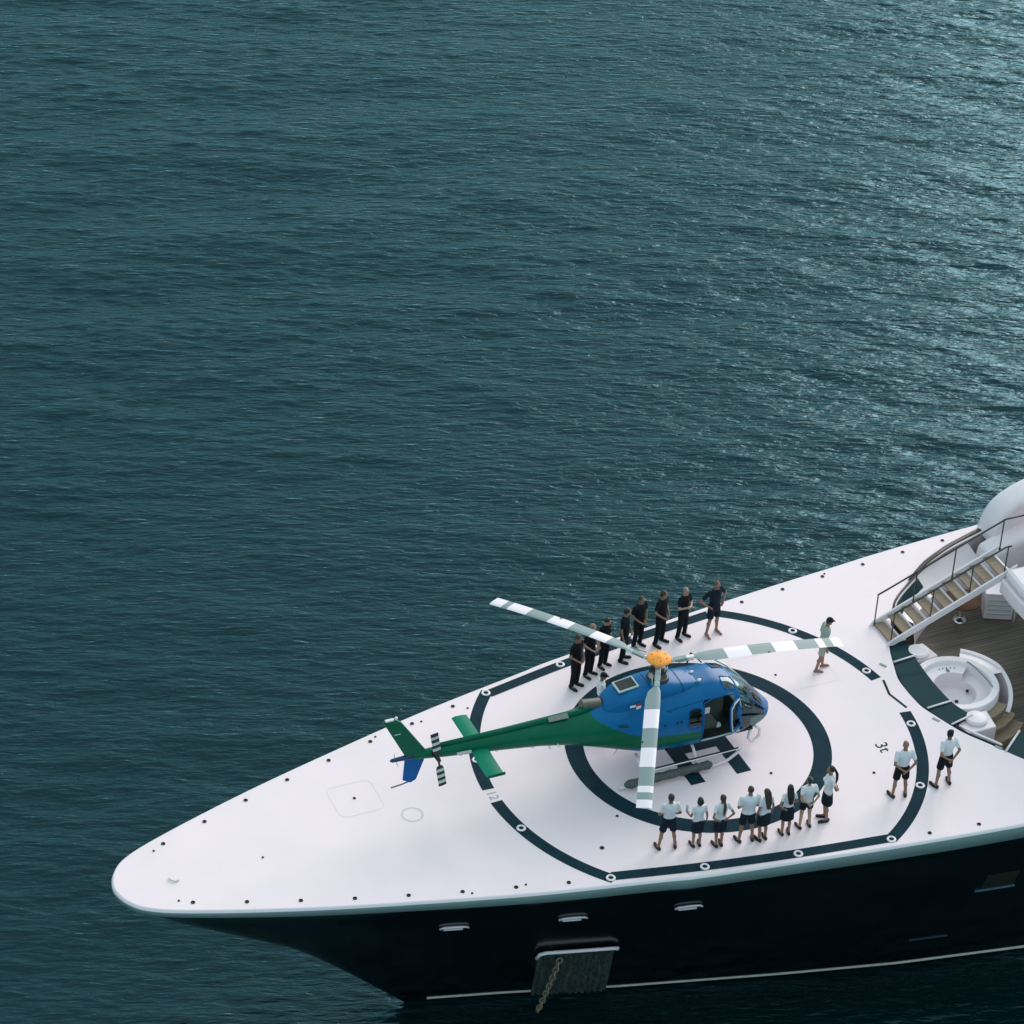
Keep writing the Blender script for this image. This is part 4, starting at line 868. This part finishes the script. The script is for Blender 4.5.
    ell(body, hq(-.005, 0, .022), (.094 * s, .074 * s, .098 * s), HM); ell(body, hq(.022, 0, -.045), (.066 * s, .056 * s, .070 * s), HM)
    ell(body, hq(.092, 0, -.022), (.020 * s, .012 * s, .026 * s), HM, 8, 6); ell(body, hq(.068, 0, -.095), (.025 * s, .028 * s, .02 * s), HM, 8, 6); ell(body, hq(.078, 0, .020), (.014 * s, .046 * s, .012 * s), HM, 8, 6)
    for sg in (1, -1): ell(body, hq(-.005, .076 * sg, -.012), (.020 * s, .011 * s, .032 * s), HM, 8, 6)
    bo = remesh(body, 'body', SK[skin], root, .0105, 2)
    for sg in (1, -1):
        e = MB(); ell(e, hq(.084, .031 * sg, -.003), (.008 * s, .013 * s, .007 * s), HM, 8, 6); e.build('eye', EYE, root, smooth=True)
    e = MB(); ell(e, hq(.084, 0, -.060), (.008 * s, .023 * s, .006 * s), HM, 8, 6); e.build('mouth', LIP, root, smooth=True)
    # shirt with sleeves and collar
    t = MB(); torso(t, .014, .90 if top != 'sage' else .86, 1.50)
    for sg in (1, -1):
        mid = J['sh', sg].lerp(J['elb', sg], .62 if not female else .5)
        if top == 'black' and arms[0] == 'crossed' and hair == 'none': mid = J['elb', sg]
        capsule(t, J['sh', sg], mid, .061 * s * c * build, .057 * s * c * build)
    t.loft([[(nk.x + (-.014 + rr_ * math.cos(q)) * s, nk.y + rr_ * math.sin(q) * s, zz * s) for q in [2 * math.pi * k / 14 for k in range(14)]] for rr_, zz in ((.075, 1.47), (.066, 1.515), (.05, 1.50))])
    remesh(t, 'shirt', CL[top], root, .016, 3)
    # lower clothing
    t = MB()
    def pelvis(ex): t.loft([[(P(0, 0, z).x + (a + ex) * s * math.cos(q), (b_ + ex) * s * math.sin(q), z * s) for q in [2 * math.pi * k / 20 for k in range(20)]] for z, a, b_ in ((.80, .085, .13 * hipw), (.88, .112, .172 * hipw), (.95, .114, .172 * hipw), (1.03, .104, .155 * hipw), (1.05, .10, .15 * hipw))])
    if bottom == 'skirt':
        t.loft([[(P(0, 0, z).x + a * s * math.cos(q) * (1 + .03 * math.sin(5 * q) * (z < .7)), b_ * s * math.sin(q), z * s) for q in [2 * math.pi * k / 30 for k in range(30)]] for z, a, b_ in ((.57, .150, .205), (.66, .145, .200), (.80, .132, .195), (.92, .124, .184), (1.0, .112, .16), (1.05, .104, .146))])
        remesh(t, 'skirt', CL[bc], root, .018, 2)
    else:
        pelvis(.012); kn = .80 if bottom == 'shorts' else 1
        for sg in (1, -1):
            if bottom == 'trousers':
                capsule(t, J['hip', sg], J['knee', sg], .104 * s, .078 * s); capsule(t, J['knee', sg], J['ank', sg] + Vector((0, 0, -.01)), .078 * s, .064 * s)
            else:
                a_, b_ = J['hip', sg], J['hip', sg].lerp(J['knee', sg], kn if not female else .55); t.tube([a_ + Vector((0, 0, .03)), a_.lerp(b_, .5), b_], [.100 * s, .100 * s, .098 * s], 14)
        remesh(t, bottom, CL[bc], root, .017, 2)
    if shoes:
        for sg in (1, -1):
            t = MB(); a_ = J['ank', sg]; to = J['toe', sg]; dd = (to - a_); dd.z = 0; dd = dd.normalized(); hl = Vector((a_.x, a_.y, .045 * s)) - dd * .05 * s; tp = Vector((to.x, to.y, .042 * s)) + dd * .03 * s
            capsule(t, hl, tp, .046 * s, .040 * s, 12); capsule(t, hl + Vector((0, 0, .02 * s)), hl.lerp(tp, .5) + Vector((0, 0, .01)), .044 * s, .040 * s, 12)
            t.v = [(x, y, max(z, .012)) for x, y, z in t.v]; q = remesh(t, 'shoe', SHOE, root, .012, 2)
            so = MB(); sd2 = Vector((-dd.y, dd.x, 0)); out = []
            for k in range(20):
                an = 2 * math.pi * k / 20; cc = hl.lerp(tp, .5); out.append((cc.x + dd.x * math.cos(an) * .155 * s + sd2.x * math.sin(an) * .046 * s, cc.y + dd.y * math.cos(an) * .155 * s + sd2.y * math.sin(an) * .046 * s))
            so.prism(out, .0, .016); so.build('sole', SOLE, q)
    # hair / cap
    t = MB()
    if hair != 'none' or True:
        hm = HR[hc]
        if hair in ('short', 'pony', 'long', 'bob', 'bun'):
            ell(t, hq(-.022, 0, .040), (.092 * s, .084 * s, .092 * s), HM); ell(t, hq(-.045, 0, -.005), (.062 * s, .076 * s, .075 * s), HM)
        if hair == 'crop': ell(t, hq(-.018, 0, .034), (.090 * s, .079 * s, .092 * s), HM)
        if hair == 'bun': ell(t, hq(-.10, 0, .07), (.045 * s,) * 3, HM)
        if hair == 'bob': ell(t, hq(-.04, 0, -.03), (.085 * s, .105 * s, .10 * s), HM)
        if hair == 'pony':
            ell(t, hq(-.105, 0, .02), (.035 * s,) * 3, HM); p0, p1, p2, p3 = hq(-.115, 0, .01), P(-.175, 0, 1.50), P(-.185, .01, 1.36), P(-.17, .015, 1.18)
            capsule(t, p0, p1, .030 * s, .042 * s); capsule(t, p1, p2, .042 * s, .040 * s); capsule(t, p2, p3, .040 * s, .016 * s)
        if hair == 'long':
            p0, p1, p2 = hq(-.06, 0, .0), P(-.125, 0, 1.44), P(-.165, 0, 1.22)
            for dy in (-.045, 0, .045): capsule(t, p0 + Vector((0, dy * s, 0)), p1 + Vector((0, dy * 1.15 * s, 0)), .058 * s, .052 * s); capsule(t, p1 + Vector((0, dy * 1.15 * s, 0)), p2 + Vector((0, dy * .6 * s, 0)), .052 * s, .030 * s)
        if t.v: remesh(t, 'hair', hm, root, .012, 2)
    if hair == 'cap':
        t = MB(); ell(t, hq(-.03, 0, -.01), (.078 * s, .078 * s, .07 * s), HM); remesh(t, 'hair', hm, root, .012, 2)
        t = MB(); ell(t, hq(-.008, 0, .045), (.102 * s, .086 * s, .082 * s), HM); vs = [hq(.05 + .115 * math.cos(q) * (1 if math.cos(q) > 0 else .1), .072 * math.sin(q), .040 - .02 * max(0, math.cos(q))) for q in [2 * math.pi * k / 18 for k in range(18)]]
        t.slab(vs, (0, 0, .016)); remesh(t, 'cap', CAPM, root, .011, 2)
    return root
GB = 'crew in dark uniforms lined up behind the helicopter'; GF = 'crew in white shirts lined up in front of the helicopter with their backs turned'
bk = dict(top='black', bottom='trousers', bc='black', group=GB)
person(-2.08, 3.46, -60, 1.80, 'person in black polo and trousers nearest the tail of the helicopter, hands clasped in front', arms=('front', 'front'), skin='tan', hc='brown', nod=12, **bk)
person(-1.50, 3.80, -62, 1.78, 'fair haired person in black, bare forearms clasped, partly behind the raised rotor blade', arms=('front', 'front'), skin='fair', hair='short', hc='blond', nod=14, **bk)
person(-.95, 4.04, -66, 1.69, 'shorter dark haired person in black looking down, third from the tail in the rear line', arms=('front', 'down'), skin='fair', hc='black', nod=24, yaw=12, female=True, **bk)
person(-.32, 4.09, -40, 1.80, 'person in black turned towards the helicopter nose, standing just left of the orange rotor hub', arms=('front', 'down'), skin='tan', hc='black', nod=12, yaw=20, **bk)
person(.34, 4.53, -72, 1.74, 'broad shouldered person in black directly behind the orange rotor hub, hands held low', arms=('front', 'front'), skin='tan', hc='brown', nod=8, build=1.06, **bk)
person(.97, 4.43, -60, 1.83, 'tall person in black looking to the side, sixth in the rear line from the tail', arms=('front', 'front'), skin='tan', hc='brown', yaw=28, nod=6, stance=.16, **bk)
person(1.69, 4.47, -68, 1.74, 'grey haired person in black with arms crossed beside the person in navy shorts', arms=('crossed', 'crossed'), skin='fair', hc='grey', hair='crop', stance=.15, **bk)
person(2.57, 4.32, -78, 1.86, 'barefoot person in navy polo and shorts with both hands on the hips in rear line', group=GB, top='navy', bottom='shorts', bc='navy', arms=('hips', 'hips'), skin='tan', hc='ginger', hair='crop', shoes=False, stance=.17, nod=10, build=1.05)
person(-2.64, -3.48, 78, 1.80, 'person in white polo and navy shorts, feet wide apart, beside the drooping rotor blade tip', group=GF, arms=('front', 'front'), skin='tan', hc='brown', stance=.22, yaw=-12, splay=14)
rb_ = person(-1.89, -3.67, 84, 1.62, 'person with a short dark bob in white shirt and navy skirt holding a water bottle', group=GF, bottom='skirt', arms=('hold', 'down'), skin='tan', hair='bob', hc='black', female=True, stance=.10, yaw=-5)
person(-1.35, -3.87, 88, 1.70, 'person with brown ponytail, white blouse and navy skirt, both elbows bent outwards', group=GF, bottom='skirt', arms=('waist', 'waist'), skin='tan', hair='pony', hc='brown', female=True, stance=.08)
person(-.60, -3.94, 82, 1.82, 'broad person with cropped hair in white shirt and navy shorts, middle of the front line', group=GF, arms=('front', 'front'), skin='tan', hair='crop', hc='brown', stance=.18, build=1.14, splay=16)
person(-.18, -4.05, 95, 1.70, 'person with long loose dark hair touching shoulders with the broad cropped haired person', group=GF, bottom='skirt', arms=('down', 'down'), skin='tan', hair='long', hc='brown', female=True, stance=.10)
person(.49, -4.07, 80, 1.66, 'slim dark haired person in white blouse and flared skirt, third from right in front line', group=GF, bottom='skirt', arms=('waist', 'front'), skin='tan', hair='long', hc='black', female=True, stance=.10, yaw=-15, build=.95)
person(1.09, -4.0, 86, 1.68, 'person in white shirt and short navy shorts, hands clasped behind back, hair pinned up', group=GF, bottom='shorts', arms=('back', 'back'), skin='fair', hair='bun', hc='black', female=True, stance=.15, build=1.12)
person(1.74, -3.92, 165, 1.80, 'person with a long dark ponytail seen in profile at the end of the front line', group=GF, bottom='skirt', arms=('cross_b', 'cross_b'), skin='tan', hair='pony', hc='black', female=True, stance=.09)
person(4.04, -3.77, 78, 1.86, 'bald person in white polo, hands behind the back, standing just inside the navy perimeter line', arms=('back', 'back'), skin='tan', hair='none', stance=.17, splay=18, bc='black', build=1.04)
person(5.36, -3.78, 92, 1.86, 'person in white shirt and dark cap standing outside the perimeter line near the hot tub', arms=('back', 'back'), skin='tan', hair='cap', hc='brown', stance=.20, yaw=-50, splay=14, bc='black')
person(4.67, 1.80, -12, 1.80, 'barefoot person in pale grey shirt, khaki shorts and dark cap behind a rotor blade tip', top='sage', bottom='shorts', bc='khaki', arms=('front', 'down'), skin='tan', hair='cap', hc='brown', shoes=False, lean=.12, nod=14, stance=.10, stagger=.12)
person(-2.12, 1.8, -20, 1.72, 'person in pale shirt and dark cap mostly hidden behind the helicopter engine exhaust', top='white', bottom='shorts', bc='navy', arms=('front', 'front'), skin='tan', hair='cap', hc='brown', nod=16)
# water bottle in the hand of the second front-line crew member
bpy.context.view_layer.update()
wm = rb_.matrix_world @ Vector((.335, .20, .93))
t = empty('water_bottle', wm); tag(t, 'pale blue water bottle held by the person with the short dark bob', 'bottle')
b = MB(); b.lathe((0, 0, 0), [(.001, 0), (.034, .0), (.037, .02), (.037, .17), (.030, .20), (.016, .225), (.001, .226)], n=18); b.build('bottle_body', mat('pale_blue_bottle', (.45, .62, .72), .2), t, smooth=True)
b = MB(); b.lathe((0, 0, 0), [(.001, .226), (.017, .226), (.017, .25), (.001, .252)], n=14); b.build('bottle_cap', M['white'], t, smooth=True)
